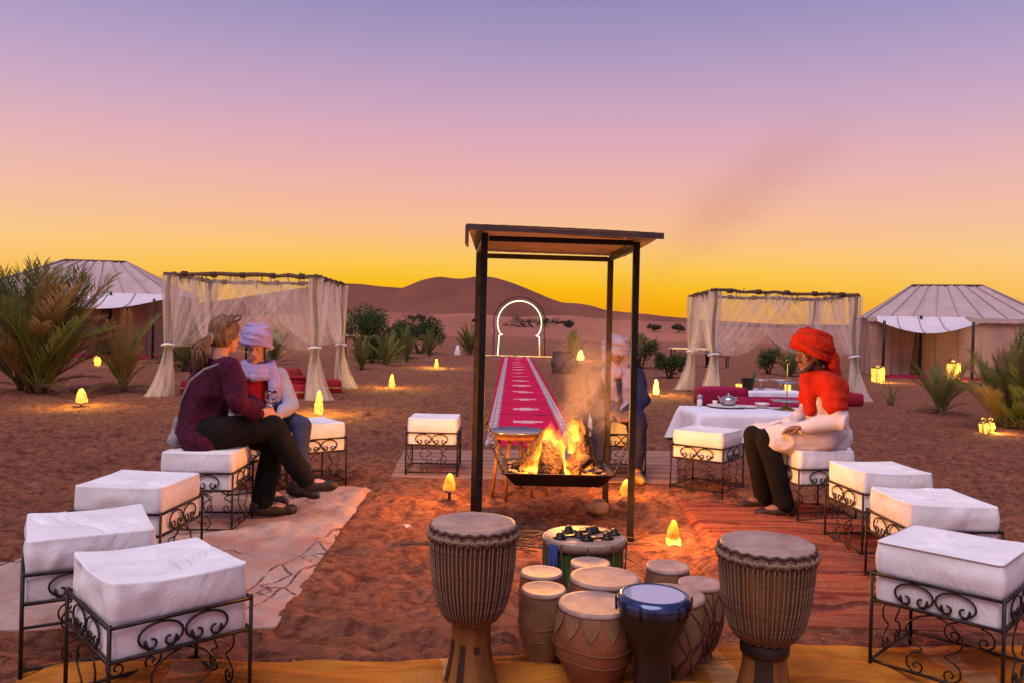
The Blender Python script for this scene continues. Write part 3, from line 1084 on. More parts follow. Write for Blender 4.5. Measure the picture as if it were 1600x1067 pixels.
# ------------------------------------------------------------------ gauze pavilions
def curtain(parent, post, along, span, tie, foot_dir, h, seed, out=(0, -1), reach=.85):
    """gauze hung from the beam over `span` metres, gathered to the post, spreading on the ground"""
    nu_, n1, n2 = 46, 20, 12
    rs = random.Random(seed)
    ph = rs.random() * 6
    a, o = Vector((along[0], along[1], 0)), Vector((out[0], out[1], 0))
    base = Vector((post[0], post[1], 0))
    tiep = base + Vector((0, 0, tie)) + a * .05
    P = np.zeros((nu_, n1 + n2, 3))
    for i in range(nu_):
        u = i / (nu_ - 1)
        pl = math.sin(u * 46 + ph) * .5 + math.sin(u * 27 + ph * 2) * .5
        tp = base + a * (.03 + span * u) + Vector((0, 0, h)) + o * (.045 * pl)
        for j in range(n1):
            v = j / (n1 - 1)
            q = tp.lerp(tiep + o * (.05 * pl) + a * (.07 * u), v)
            q.z -= .55 * u * span / 2.0 * math.sin(math.pi * v) * (.55 + .45 * v)
            q += o * (.03 * pl * (1 - v) + .05 * math.sin(math.pi * v) * math.sin(u * 9 + ph))
            P[i, j] = q
        for j in range(n2):
            v = (j + 1) / n2
            sp = (.06 + .34 * v ** 1.2) * reach
            f = Vector((foot_dir[0], foot_dir[1], 0)) * (.20 * v ** 2.5)
            ang = u * 5.6 + .4
            q = base + Vector((0, 0, tie * (1 - v) + .02)) + f + a * (math.cos(ang) * sp * .6 + .04) + o * (math.sin(ang) * sp * .45 + .04 * pl * v)
            P[i, n1 + j] = q
    return MB().surf(P).obj('curtain', MAT['sheer'], parent)


def pavilion(label, corners, h, seed):
    """corners: front left, front right, back right, back left"""
    cx, cy = sum(c[0] for c in corners) / 4, sum(c[1] for c in corners) / 4
    t = thing('gauze_pavilion', label, 'pavilion', (cx, cy, 0))
    C = [Vector((c[0] - cx, c[1] - cy, 0)) for c in corners]
    rs = random.Random(seed)
    for c in C:
        b = [(c.x + .03 * math.sin(k * 1.3 + seed), c.y + .02 * math.cos(k * 1.7), -.1 + (h + .12) * k / 7) for k in range(8)]
        MB().tube(b, [.045 - .0015 * k for k in range(8)], 8).obj('post', MAT['pole'], t)
    for i in range(4):
        a, b = C[i], C[(i + 1) % 4]
        d = (b - a).normalized()
        ext = .10
        n = 14
        pts = [(a - d * ext).lerp(b + d * ext, k / n) + Vector((rs.uniform(-.012, .012), rs.uniform(-.012, .012), h + rs.uniform(-.02, .02))) for k in range(n + 1)]
        bm_ = MB().tube(pts, [.034 + rs.uniform(-.006, .008) for _ in pts], 7).obj('beam', MAT['pole'], t)
        w = MB()
        for k in range(26):      # cord lashings, twig stubs and loose ends along the beam
            p = a.lerp(b, rs.random()) + Vector((0, 0, h))
            e = p + Vector((rs.uniform(-.05, .05), rs.uniform(-.05, .05), rs.uniform(-.20, .09)))
            w.tube([p, p.lerp(e, .5) + Vector((rs.uniform(-.02, .02), 0, 0)), e], [.012, .009, .004], 5)
        for k in range(5):
            p = a.lerp(b, (k + .5) / 5) + Vector((0, 0, h))
            w.tube([p + d * -.05, p + d * .05], .052, 8)
        tag(w.obj('lashing', MAT['rope_dark'], bm_), kind='stuff')
    dirs = [(0, 1), (1, 2), (2, 3), (3, 0)]
    for i in range(4):
        for j in ((i + 1) % 4, (i - 1) % 4):
            a, b = C[i], C[j]
            al = (b - a)
            L = al.length
            al.normalize()
            outv = -((C[0] + C[1] + C[2] + C[3]) / 4 - (a + b) / 2).normalized()
            fd = (a - (C[0] + C[1] + C[2] + C[3]) / 4).normalized()
            curtain(t, a, al, L * rs.uniform(.58, .70), rs.uniform(.86, 1.0), fd, h - .03, seed * 10 + i * 3 + j, outv)
    for i in range(4):           # bunched curtain hanging straight down each post
        c, ph = C[i], rs.uniform(0, 6)
        fdv = (c - (C[0] + C[1] + C[2] + C[3]) / 4).normalized()
        P = np.zeros((44, 22, 3))
        for q in range(44):
            a = 2 * math.pi * q / 43
            for j in range(22):
                z = h * (1 - j / 21)
                if z > .93:
                    r = .062 + .055 * ((z - .93) / (h - .93)) ** .8
                else:
                    r = .062 + .15 * ((.93 - z) / .93) ** 1.3
                r *= 1 + .24 * math.sin(a * 9 + ph + z * .8) + .10 * math.sin(a * 5 - z)
                dr = .16 * (max(0, .93 - z) / .93) ** 2
                P[q, j] = (c.x + r * math.cos(a) + fdv.x * dr, c.y + r * math.sin(a) + fdv.y * dr, max(.012, z - .02))
        MB().surf(P).obj('curtain', MAT['sheer'], t)
    for i in range(4):           # tie bands
        c = C[i]
        MB().tube([(c.x + .11 * math.cos(k * math.pi / 5), c.y + .11 * math.sin(k * math.pi / 5), .93 + .02 * math.sin(k)) for k in range(10)], .02, 6, closed=True).obj('tie_band', MAT['table_cloth'], t)
    return t


pavilion('gauze curtained pole pavilion beside the tall palm, sheltering red cushions', [(-6.18, 14.4), (-3.54, 14.4), (-3.62, 16.95), (-6.42, 17.05)], 2.21, 3)
pavilion('gauze curtained pole pavilion behind the white clothed tea table', [(4.1, 16.2), (7.2, 16.8), (7.35, 19.5), (4.25, 18.9)], 2.22, 5)


def cushion_box(name, label, c, size, rz, mat, cat='cushion', group=None, band=None):
    """upholstered floor seat: soft edged block with piping"""
    m = MB()
    sx, sy, sz = size
    prof = [(.90, 0), (.99, .03), (1.0, .12), (1.0, sz - .10 if sz > .22 else sz * .6), (.985, sz - .03), (.93, sz), (.5, sz + .012), (.05, sz + .015)]
    rings = []
    n = 48
    for s, z in prof:
        ring = []
        for k in range(n):
            a = 2 * math.pi * k / n
            ca, sa = math.cos(a), math.sin(a)
            e = .28
            ring.append((sx / 2 * s * math.copysign(abs(ca) ** e, ca), sy / 2 * s * math.copysign(abs(sa) ** e, sa), z))
        rings.append(ring)
    P = np.array(rings).transpose(1, 0, 2)
    m.surf(P, closeu=True)
    t = thing(name, label, cat, (c[0], c[1], c[2]), rz, group)
    m.obj('cushion_body', mat, t)
    if band:
        q = [(sx / 2 * 1.005 * math.copysign(abs(math.cos(a)) ** .28, math.cos(a)), sy / 2 * 1.005 * math.copysign(abs(math.sin(a)) ** .28, math.sin(a)), sz * .45) for a in [2 * math.pi * k / 48 for k in range(48)]]
        MB().tube(q, .022, 6, closed=True).obj('woven_band', band, t)
    return t


CB = MAT['gold_band'] = simple('yellow_striped_band', (.40, .22, .05), (.20, .05, .03), 12, .9)
cushion_box('floor_cushion', 'long red floor cushion with yellow band before the red draped table', (-4.35, 14.9, 0), (1.1, .6, .24), .05, MAT['red_cloth'], band=CB)
cushion_box('floor_cushion', 'red floor cushion with yellow band beside the gathered pavilion curtain', (-3.75, 15.9, 0), (.75, .6, .27), .3, MAT['red_cloth'], band=CB)
cushion_box('floor_cushion', 'red floor cushion at the palm side of the curtained pavilion', (-5.9, 15.3, 0), (.6, .9, .26), .1, MAT['red_cloth'], band=CB)
cushion_box('floor_cushion', 'red back cushion piled on the long floor cushion', (-4.0, 15.15, .255), (.6, .3, .12), .1, MAT['red_cloth'])
cushion_box('floor_cushion', 'dark magenta floor cushion leaning at the pavilion corner by the shaker', (4.02, 15.3, 0), (.95, .55, .34), .1, MAT['magenta_cloth'])
cushion_box('floor_cushion', 'long magenta floor cushion before the low pavilion table', (5.1, 14.75, 0), (1.9, .55, .20), .05, MAT['magenta_cloth'])
cushion_box('floor_cushion', 'red floor cushion beyond the low pavilion table', (6.5, 16.0, 0), (.9, .7, .24), .2, MAT['red_cloth'])


def cloth_table(name, label, c, size, rz, drop, mat, seed, legs=True, cloth_label=None):
    """table on four legs under a draped cloth"""
    sx, sy, h = size
    t = thing(name, label, 'table', (c[0], c[1], 0), rz)
    MB().box((0, 0, h - .03), (sx - .02, sy - .02, .04)).obj('tabletop', MAT['wood_leg'], t)
    for i in (-1, 1):
        for j in (-1, 1):
            MB().tube([(i * (sx / 2 - .08), j * (sy / 2 - .08), -.02), (i * (sx / 2 - .08), j * (sy / 2 - .08), h - .04)], [.022, .03], 8).obj('leg', MAT['wood_leg'], t)
    n = 160
    per = []
    for k in range(n):
        s = k / n * 2 * (sx + sy)
        if s < sx:
            p, nn_, e = (-sx / 2 + s, -sy / 2), (0, -1), min(s, sx - s)
        elif s < sx + sy:
            p, nn_, e = (sx / 2, -sy / 2 + s - sx), (1, 0), min(s - sx, sx + sy - s)
        elif s < 2 * sx + sy:
            p, nn_, e = (sx / 2 - (s - sx - sy), sy / 2), (0, 1), min(s - sx - sy, 2 * sx + sy - s)
        else:
            p, nn_, e = (-sx / 2, sy / 2 - (s - 2 * sx - sy)), (-1, 0), min(s - 2 * sx - sy, 2 * sx + 2 * sy - s)
        per.append((p, nn_, e, s))
    rows = []
    for f in (.0, .5, .9, .99):
        rows.append([(p[0] * f, p[1] * f, h + .006) for p, _, _, _ in per])
    for v in np.linspace(.0, 1, 9)[1:]:
        row = []
        for p, q, e, s in per:
            fl = .012 + .05 * v * (.5 + .5 * math.sin(s * 19 + seed + 1.5 * math.sin(s * 5))) * .5 + .10 * v * math.exp(-e / .09)
            dd = drop * (1 + .18 * math.exp(-e / .10))
            row.append((p[0] + q[0] * fl + (math.copysign(.07, p[0]) * v * math.exp(-e / .09)), p[1] + q[1] * fl + (math.copysign(.07, p[1]) * v * math.exp(-e / .09)), h - min(dd, h - .015) * v))
        rows.append(row)
    o = MB().surf(np.array(rows).transpose(1, 0, 2), closeu=True).obj('tablecloth', mat, loc=(c[0], c[1], 0), rot=(0, 0, rz))
    tag(o, cloth_label, 'tablecloth')
    return t


cloth_table('tea_table', 'low tea table standing behind the man in the red turban', (3.05, 9.95), (1.7, .9, .42), .06, .37, MAT['table_cloth'], 1, cloth_label='white lilac tinted cloth draped over the tea table with the teapot')
cloth_table('low_table', 'low pavilion table set with bucket and plates behind the tea table', (5.0, 15.75), (1.25, .8, .27), .1, .17, MAT['table_cloth'], 4, cloth_label='short white cloth on the low pavilion table with the ice bucket')
cloth_table('low_table', 'low table in the pavilion beside the tall palm', (-4.75, 15.9), (.9, .8, .46), .0, .30, MAT['red_cloth'], 7, cloth_label='red cloth draped over the table in the cushioned pavilion')

# ------------------------------------------------------------------ stools
SW, SD, S_TOP, S_R1, S_R2 = .47, .48, .52, .389, .280


def spiral(c, r0, r1, a0, turns, n=14):
    return [(c[0] + (r0 + (r1 - r0) * k / n) * math.cos(a0 + turns * 2 * math.pi * k / n), c[1] + (r0 + (r1 - r0) * k / n) * math.sin(a0 + turns * 2 * math.pi * k / n)) for k in range(n + 1)]


def c_scroll(cx, zc, w, hgt):
    """one loop: small spiral, round over the top, small spiral"""
    pts = []
    left = spiral((cx - w * .20, zc - hgt * .20), .011, .023, math.pi * .55, -.85)
    n = 18
    big = [(cx + w * .48 * math.cos(a), zc + hgt * .46 * math.sin(a)) for a in [math.pi * 1.42 - (math.pi * 1.84) * k / n for k in range(n + 1)]]
    right = [(2 * cx - x, z) for x, z in reversed(left)]
    return left + [(cx - w * .27, zc - hgt * .43)] + big + [(cx + w * .27, zc - hgt * .43)] + right


def lyre(cx, s, z0, z1, w):
    """half of the tall ornament under the seat: S line with a curl at the foot"""
    h = z1 - z0
    a = [(cx + s * w * q, z0 + h * v) for q, v in ((.10, 1.0), (.55, .93), (.95, .78), (1.0, .62), (.78, .50), (.42, .42), (.40, .36), (.72, .32), (.92, .24), (.95, .12), (.86, .04))]
    curl = spiral((cx + s * w * .58, z0 + h * .10), .030, .008, -.3 if s > 0 else math.pi + .3, -1.15 * s, 12)
    return a + curl


def smooth_line(pts, it=2):
    for _ in range(it):
        q = [pts[0]]
        for a, b in zip(pts[:-1], pts[1:]):
            q += [tuple(.75 * x + .25 * y for x, y in zip(a, b)), tuple(.25 * x + .75 * y for x, y in zip(a, b))]
        q.append(pts[-1])
        pts = q
    return pts


hx, hy = SW / 2, SD / 2
SM = {}
SM['leg'] = MB().tube([(0, 0, -.03), (0, 0, S_R1 + .012)], .0075, 6).mesh('leg', MAT['iron'])
for nm, L in (('rail_wide', SW), ('rail_deep', SD)):
    SM[nm] = MB().tube([(-L / 2, 0, 0), (L / 2, 0, 0)], .007, 6).mesh('rail', MAT['iron'])
zc, hh = (S_R1 + S_R2) / 2, (S_R1 - S_R2) - .012
SM['scroll'] = MB().tube([(x, 0, z) for x, z in c_scroll(0, zc, .150, hh)], .0044, 5).mesh('scroll', MAT['iron'])
for s in (-1, 1):
    SM['lyre', s] = MB().tube([(x, 0, z) for x, z in smooth_line(lyre(0, s, .035, S_R2 - .006, .105), 1)], .0040, 5).mesh('lower_scroll', MAT['iron'])


def rrect(u, sx, sy, r):
    """point and outward normal on a rounded rectangle, u in 0..1 along its edge"""
    a, b = sx - r, sy - r
    segs = [('l', (sx, -b), (0, 1), 2 * b), ('c', (a, b), 0, r * math.pi / 2), ('l', (a, sy), (-1, 0), 2 * a), ('c', (-a, b), 1, r * math.pi / 2),
            ('l', (-sx, b), (0, -1), 2 * b), ('c', (-a, -b), 2, r * math.pi / 2), ('l', (-a, -sy), (1, 0), 2 * a), ('c', (a, -b), 3, r * math.pi / 2)]
    d = u * sum(q[3] for q in segs)
    for kind, p, w, L in segs:
        if d <= L + 1e-9:
            if kind == 'l':
                return (p[0] + w[0] * d, p[1] + w[1] * d), (w[1], -w[0])
            an = w * math.pi / 2 + d / r
            return (p[0] + r * math.cos(an), p[1] + r * math.sin(an)), (math.cos(an), math.sin(an))
        d -= L
    return (sx, -b), (1, 0)


def cushion_mesh(seed, rough=1.0):
    """box cushion in a loose cover: soft corners, slack top with long creases, puckered sides"""
    n, rs = 120, random.Random(seed)
    sx, sy = SW / 2 - .010, SD / 2 - .010
    z0, z1 = S_R2 - .004, S_TOP
    corner = [rs.uniform(-.008, .008) * rough for _ in range(4)]
    dirn = rs.uniform(-.5, .5) + (0 if rs.random() < .6 else 1.57)
    creases = []          # long pressed creases across the slack top
    for _ in range(14):
        an = dirn + rs.uniform(-.35, .35)
        creases.append((rs.uniform(-.2, .2), rs.uniform(-.2, .2), math.cos(an), math.sin(an), rs.uniform(.05, .17), rs.uniform(.006, .015), rs.choice((-1, 1, 1)) * rs.uniform(.005, .013)))
    pulls = []            # slanting pull folds on the sides
    for _ in range(10):
        pulls.append((rs.random(), rs.uniform(.55, .95), rs.uniform(-.35, .35), rs.uniform(.010, .024), rs.uniform(-.010, .013)))
    side = [0, .05, .12, .2, .28, .36, .42, .455, .49, .55, .62, .70, .78, .86, .92, .97, .994]
    top = [.990, .965, .92, .88, .83, .77, .70, .62, .53, .44, .35, .26, .17, .08, .01]
    cols = []
    for k in range(n):
        (x, y), (nx, ny) = rrect(k / n, sx, sy, .020)
        cq = sum(c * max(0, (x * qx / sx + y * qy / sy) / 2) ** 5 for c, (qx, qy) in zip(corner, ((1, 1), (-1, 1), (-1, -1), (1, -1))))
        mid = min(1, min(abs(abs(x) - sx), 1)) if abs(y) > sy - .021 else min(1, abs(abs(y) - sy))
        cq -= (.003 + .006 * ((seed * 37) % 10) / 10) * rough * min(1, mid / .16) ** .7
        ring = []
        for v in side:
            w = math.sin(math.pi * min(1, max(0, (v - .45) / .55))) if v > .45 else .35 * math.sin(math.pi * v / .45)
            w = w if v < .8 else w * (1 - v) / .2
            s_ = k / n * 2 * math.pi
            px_, py_ = 1.9 * math.cos(s_) + seed, 1.9 * math.sin(s_)
            d = rough * w * .005 * float(vnoise(px_ * 1.2, py_ * 1.2, v * 2.5 + .25 * math.sin(s_ * 2), 5 + seed))
            if v > .47:
                for u0, v0, sl, w_, h_ in pulls:
                    du = (k / n - u0 - sl * .12 * (v - v0) + .5) % 1 - .5
                    d += rough * h_ * math.exp(-(du / w_) ** 2) * math.exp(-((v - v0) / .22) ** 2) * min(1, (1 - v) / .1)
            d += .006 * w - (.005 if .42 < v < .49 else 0)
            ring.append((x + nx * d, y + ny * d, z0 + (z1 - z0) * v + cq * v * v))
        for f in top:
            X, Y = x * f, y * f
            cr = 0.0
            for x0, y0, c_, s_2, L_, w_, h_ in creases:
                al, pe = (X - x0) * c_ + (Y - y0) * s_2, -(X - x0) * s_2 + (Y - y0) * c_ + .02 * math.sin(X * 14 + x0 * 30)
                cr += h_ * math.exp(-(pe / w_) ** 2 - (al / L_) ** 2)
            sag = -.010 * rough * (1 - f ** 2.5) + cq * f ** 3
            ring.append((X, Y, z1 + .002 + sag + rough * cr * (1 - f ** 14)))
        cols.append(ring)
    m = MB().surf(np.array(cols), closeu=True)
    nl = len(side) + len(top)
    m.f.append(tuple(k * nl for k in reversed(range(n))))
    m.mi.append(0)
    m.f.append(tuple(k * nl + nl - 1 for k in range(n)))
    m.mi.append(0)
    return m.mesh('cushion', MAT['cushion'])


def piping(seed):
    P = [(*rrect(k / 96, SW / 2 - .009, SD / 2 - .009, .020)[0], S_TOP - .003) for k in range(96)]
    return MB().tube(P, .003, 5, closed=True).mesh('piping', MAT['seam'])


def make_stool(label, x, y, deg, seed, rough=1.0):
    t = thing('stool', label, 'stool', (x, y, .012), math.radians(deg), 'iron stools around the fire')
    c = link('cushion', cushion_mesh(seed, rough), t)
    if seed == 13:
        link('piping', piping(seed), c)
    for sx in (-1, 1):
        for sy in (-1, 1):
            link('leg', SM['leg'], t, (sx * hx, sy * hy, 0))
    for z in (S_R1, S_R2, .03):
        for s in (-1, 1):
            link('rail', SM['rail_wide'], t, (0, s * (hy + .001), z))
            link('rail', SM['rail_deep'], t, (s * (hx + .001), 0, z), (0, 0, math.pi / 2))
    for s in (-1, 1):
        for k in (-1, 1):
            link('scroll', SM['scroll'], t, (k * .076, s * (hy + .003), 0))
            link('scroll', SM['scroll'], t, (s * (hx + .003), k * .076, 0), (0, 0, math.pi / 2))
            link('lower_scroll', SM['lyre', k], t, (0, s * hy, 0))
            link('lower_scroll', SM['lyre', k], t, (s * hx, 0, 0), (0, 0, math.pi / 2))
    return t


STOOLS = [
    ('white cushioned iron stool with deeply creased cover standing on the ochre rug', -1.24, 2.86, 43, 1, 2.0),
    ('white cushioned iron stool just behind the deeply creased one', -1.75, 3.35, 31, 2, 1.1),
    ('white cushioned iron stool between the couple and the two stools at the ochre rug', -1.965, 4.27, -3, 3, 1.2),
    ('white cushioned iron stool that the woman in the plum sweater sits on', -2.02, 5.37, 3, 4, .6),
    ('white cushioned iron stool that the woman in the lilac headscarf sits on', -2.12, 6.50, 38, 5, .6),
    ('empty white cushioned iron stool beside the woman in the lilac headscarf', -1.74, 6.96, 38, 6, .7),
    ('empty white cushioned iron stool standing alone on the mat beside the red runner', -.71, 7.56, 0, 7, .6),
    ('white cushioned iron stool under the man in the navy robe behind the fire', 1.03, 7.76, 5, 8, .5),
    ('empty white cushioned iron stool in front of the tea table', 1.74, 7.02, -36, 9, .7),
    ('white cushioned iron stool that the man in the red turban sits on', 2.275, 6.06, 12, 10, .5),
    ('empty white cushioned iron stool next to the man in the red turban', 2.405, 5.2, 5, 11, .9),
    ('white cushioned iron stool just behind the one with the taut cover', 2.265, 4.28, 1, 12, 1.3),
    ('white cushioned iron stool with taut cover on the ochre rug beside the dark footed djembe', 1.85, 3.31, 45, 13, .9),
]
for a in STOOLS:
    make_stool(*a)

# ------------------------------------------------------------------ fire shelter, pan, logs, flames
sh = thing('fire_shelter', 'black metal frame shelter with flat sheet roof over the fire', 'shelter', (.28, 5.65, 0))
PST = [(-.19, 5.21, 1.99), (.811, 5.29, 1.96), (.74, 6.10, 1.93), (-.26, 6.02, 1.94)]
for x, y, h in PST:
    MB().box((x - .28, y - 5.65, h / 2 - .05), (.042, .042, h + .1)).obj('post', MAT['dark_metal'], sh, smooth=False)
rc = [(-.30, 5.02, 2.015), (.95, 5.07, 1.99), (.86, 6.22, 1.945), (-.29, 6.16, 1.965)]
n = 40
P = np.zeros((n, 10, 3))
for i in range(n):
    for j in range(10):
        u, v = i / (n - 1), j / 9
        q = (np.array(rc[0]) * (1 - u) + np.array(rc[1]) * u) * (1 - v) + (np.array(rc[3]) * (1 - u) + np.array(rc[2]) * u) * v
        P[i, j] = q - np.array((.28, 5.65, 0)) + np.array((0, 0, .0008 * math.sin(u * 75) + .004 * math.sin(v * 5 + u * 3)))
m = MB().surf(P)
P2 = P.copy()
P2[..., 2] += .010
m.surf(P2[::-1])
m.surf(np.stack([P[:, 0], P2[:, 0]], 1))
m.surf(np.stack([P[0], P2[0]], 1))
m.surf(np.stack([P[-1], P2[-1]], 1))
roof = m.obj('roof_sheet', MAT['roof_metal'], sh)
for i in range(4):
    a, b = Vector(PST[i]), Vector(PST[(i + 1) % 4])
    d = (b - a)
    c = (a + b) / 2
    R = Matrix.Rotation(math.atan2(d.y, d.x), 3, 'Z')
    MB().box((c.x - .28, c.y - 5.65, c.z - .02), (d.length - .05, .035, .035), R).obj('crossbar', MAT['dark_metal'], sh, smooth=False)
# folded side lip and front fascia
MB().box((-.30 - .28, 5.10 - 5.65, 1.955), (.012, .20, .12)).obj('side_lip', MAT['roof_metal'], sh, smooth=False)
MB().box((.325 - .28, 5.02 - 5.65, 1.985), (1.24, .012, .030), Matrix.Rotation(.04, 3, 'Z') @ Matrix.Rotation(.02, 3, 'Y')).obj('fascia', MAT['roof_metal'], sh, smooth=False)
for px_, py_, zz in ((-.1, 5.03, 1.97), (.78, 5.06, 1.955), (.70, 5.06, 1.955), (.9, 5.06, 1.975)):
    MB().ball((px_ - .28, py_ - 5.65 - .01, zz + .01), .008, 8, 6).obj('bolt', MAT['silver'], sh)

PC = Vector((.335, 5.66, 0))
pan = thing('fire_pan', 'shallow black rectangular fire pan hung on chains inside the shelter', 'fire pan', (PC.x, PC.y, .31))
m = MB()
tw, td, bw, bd, hgt = .735, .60, .58, .44, .092
ring = lambda w, d, z: [(-w / 2, -d / 2, z), (w / 2, -d / 2, z), (w / 2, d / 2, z), (-w / 2, d / 2, z)]
m.add(ring(bw, bd, 0) + ring(tw, td, hgt) + ring(tw + .03, td + .03, hgt) + ring(tw + .03, td + .03, hgt + .006) + ring(tw - .006, td - .006, hgt + .006) + ring(bw - .006, bd - .006, .006),
      [(3, 2, 1, 0)] + [(a + i, a + (i + 1) % 4, a + 4 + (i + 1) % 4, a + 4 + i) for a in (0, 4, 8, 12, 16) for i in range(4)] + [(20, 21, 22, 23)])
m.obj('basin', MAT['dark_metal'], pan, smooth=False)
for (x, y, h), (sx, sy) in zip(PST, ((-1, -1), (1, -1), (1, 1), (-1, 1))):
    a = Vector((x - PC.x, y - PC.y, .93 - .31 if sx < 0 else .80 - .31))
    b = Vector((sx * tw / 2, sy * td / 2, hgt + .005))
    m = MB()
    nl = 20
    for k in range(nl):
        u = (k + .5) / nl
        p = a.lerp(b, u) - Vector((0, 0, .06 * math.sin(math.pi * u)))
        d = (b - a).normalized()
        e = d.orthogonal().normalized() if k % 2 else d.cross(d.orthogonal()).normalized()
        hl = (b - a).length / nl * .68
        m.tube([p + d * (hl * math.cos(q)) + e * (.010 * math.sin(q)) for q in [2 * math.pi * i / 8 for i in range(8)]], .003, 4, closed=True)
    tag(m.obj('chain', MAT['dark_metal'], pan), kind='stuff')
m = MB()
for k in range(150):
    m.ball((random.uniform(-.27, .27), random.uniform(-.2, .2), .03 + random.uniform(0, .06)), (random.uniform(.015, .03), random.uniform(.012, .025), random.uniform(.012, .02)), 6, 4, Matrix.Rotation(random.random() * 3, 3, 'X'))
tag(m.obj('embers', MAT['ember'], loc=(PC.x, PC.y, .315), smooth=False), 'bed of glowing red embers filling the fire pan', 'embers', kind='stuff')
ash = simple('grey_ash', (.16, .12, .11), (.08, .055, .05), 20, .95, .5, 60, .006)
m = MB()
for k in range(120):
    s = random.choice((-1, 1))
    m.ball((s * random.uniform(.18, .33), random.uniform(-.24, .24), .05 + random.uniform(0, .05)), (random.uniform(.012, .03), random.uniform(.012, .03), random.uniform(.008, .018)), 6, 4, Matrix.Rotation(random.random() * 3, 3, 'Z'))
tag(m.obj('ash', ash, loc=(PC.x, PC.y, .315), smooth=False), 'grey ash and charcoal heaped along the pan rim', 'ash', kind='stuff')


def log(label, p0, p1, r0, r1, seed):
    a, b = Vector(p0), Vector(p1)
    L = (b - a).length
    m = MB()
    prof_n = 14
    V = []
    for i in range(prof_n):
        u = i / (prof_n - 1)
        r = r0 + (r1 - r0) * u
        if u > .86:
            r *= math.sqrt(max(.04, 1 - ((u - .86) / .14) ** 2 * .9))
        V.append((r, u * L))
    m.lathe(V, 18, wob=lambda q, z: .10 * math.sin(q * 3 + seed + z * 9) + .07 * math.sin(q * 7 + seed * 2 + z * 22) + .05 * math.sin(z * 40 + q))
    o = m.obj('log', MAT['log'] if seed in (2, 5) else MAT['log_dark'], loc=a)
    o.rotation_mode = 'QUATERNION'
    o.rotation_quaternion = Vector((0, 0, 1)).rotation_difference((b - a))
    return tag(o, label, 'log', 'burning logs in the fire pan')


log('fat charred upright log at the front middle of the fire', (.275, 5.46, .36), (.30, 5.58, .61), .098, .066, 1)
log('glowing log leaning up to the peak of the fire', (.52, 5.58, .37), (.45, 5.70, .74), .075, .055, 2)
log('charred log leaning at the smoky flank of the fire pan beside the navy robed man', (.60, 5.66, .37), (.49, 5.74, .66), .055, .045, 3)
log('half burnt log slanting behind the flames on the tray table side', (.10, 5.72, .37), (.30, 5.74, .66), .06, .05, 4)
log('short log glowing red low in the front of the embers', (.42, 5.46, .40), (.56, 5.52, .50), .05, .045, 5)
log('blackened log lying along the tray table side of the pan', (.04, 5.62, .39), (.20, 5.52, .47), .045, .04, 6)

fire = thing('fire', 'orange and yellow campfire flames leaping from the logs in the pan', 'fire', (PC.x, PC.y, .38))


def tongue(x, y, z, h, r, lean, seed):
    m = MB()
    rs = random.Random(seed)
    n = 14
    V, Fs = [], []
    sgx, sgy, ph = rs.uniform(.10, .22), rs.uniform(.05, .12), rs.uniform(0, 6)
    seg = 12
    for i in range(n):
        u = i / (n - 1)
        rr = (math.sin(math.pi * min(1, u * .9 + .14)) ** .8) * (1 - u) ** .55 + .012
        cx = lean[0] * u ** 1.4 + sgx * math.sin(u * 5 + ph) * u * .5
        cy = lean[1] * u + sgy * math.sin(u * 4 + ph) * u
        for k in range(seg):
            a = 2 * math.pi * k / seg
            w = 1 + .22 * math.sin(a * 3 + u * 6 + ph)
            V.append((cx + rr * w * math.cos(a) * (r / h), cy + rr * w * math.sin(a) * (r / h) * .8, u))
    for i in range(n - 1):
        for k in range(seg):
            l = (k + 1) % seg
            Fs.append((i * seg + k, i * seg + l, (i + 1) * seg + l, (i + 1) * seg + k))
    Fs += [tuple(reversed(range(seg))), tuple((n - 1) * seg + k for k in range(seg))]
    m.add(V, Fs)
    o = m.obj('flame', MAT['flame'], fire, (x - PC.x, y - PC.y, z - .38))
    o.scale = (h * .95, h * .95, h * .86)
    return o


FLAMES = [(.345, 5.50, .46, .36, .050, (.0, 0)), (.375, 5.49, .40, .26, .045, (-.12, 0)), (.36, 5.60, .50, .27, .05, (.15, 0)), (.40, 5.48, .385, .17, .045, (.05, 0)), (.425, 5.46, .385, .11, .04, (.0, 0)),
          (.175, 5.47, .385, .24, .038, (.22, 0)), (.14, 5.50, .39, .20, .04, (.32, 0)), (.205, 5.52, .46, .23, .040, (.12, 0)), (.24, 5.58, .54, .22, .040, (.1, 0)), (.10, 5.53, .39, .13, .04, (.4, 0)), (.13, 5.46, .385, .10, .03, (.3, 0)),
          (.27, 5.58, .58, .22, .045, (.05, 0)), (.30, 5.62, .56, .20, .045, (-.05, 0)), (.46, 5.55, .60, .22, .038, (.05, 0)), (.43, 5.54, .52, .20, .040, (-.1, 0)), (.50, 5.52, .44, .20, .035, (-.2, 0)), (.55, 5.53, .40, .17, .035, (-.25, 0)),
          (.52, 5.47, .385, .10, .03, (.0, 0)), (.33, 5.445, .385, .10, .028, (.25, 0)), (.225, 5.44, .385, .09, .025, (-.2, 0)), (.48, 5.46, .40, .14, .03, (.1, 0)), (.50, 5.64, .62, .20, .035, (.1, 0))]
for k, a in enumerate(FLAMES):
    tongue(*a, seed=k + 3)
for nm, loc, e in (('fire_light', (.33, 5.46, .80), 185),):      # the light the flames give
    fl = bpy.data.lights.new(nm, 'POINT')
    fl.energy, fl.color, fl.shadow_soft_size = e, (1, .36, .07), .10
    flo = bpy.data.objects.new(nm, fl)
    COL.objects.link(flo)
    flo.location = loc

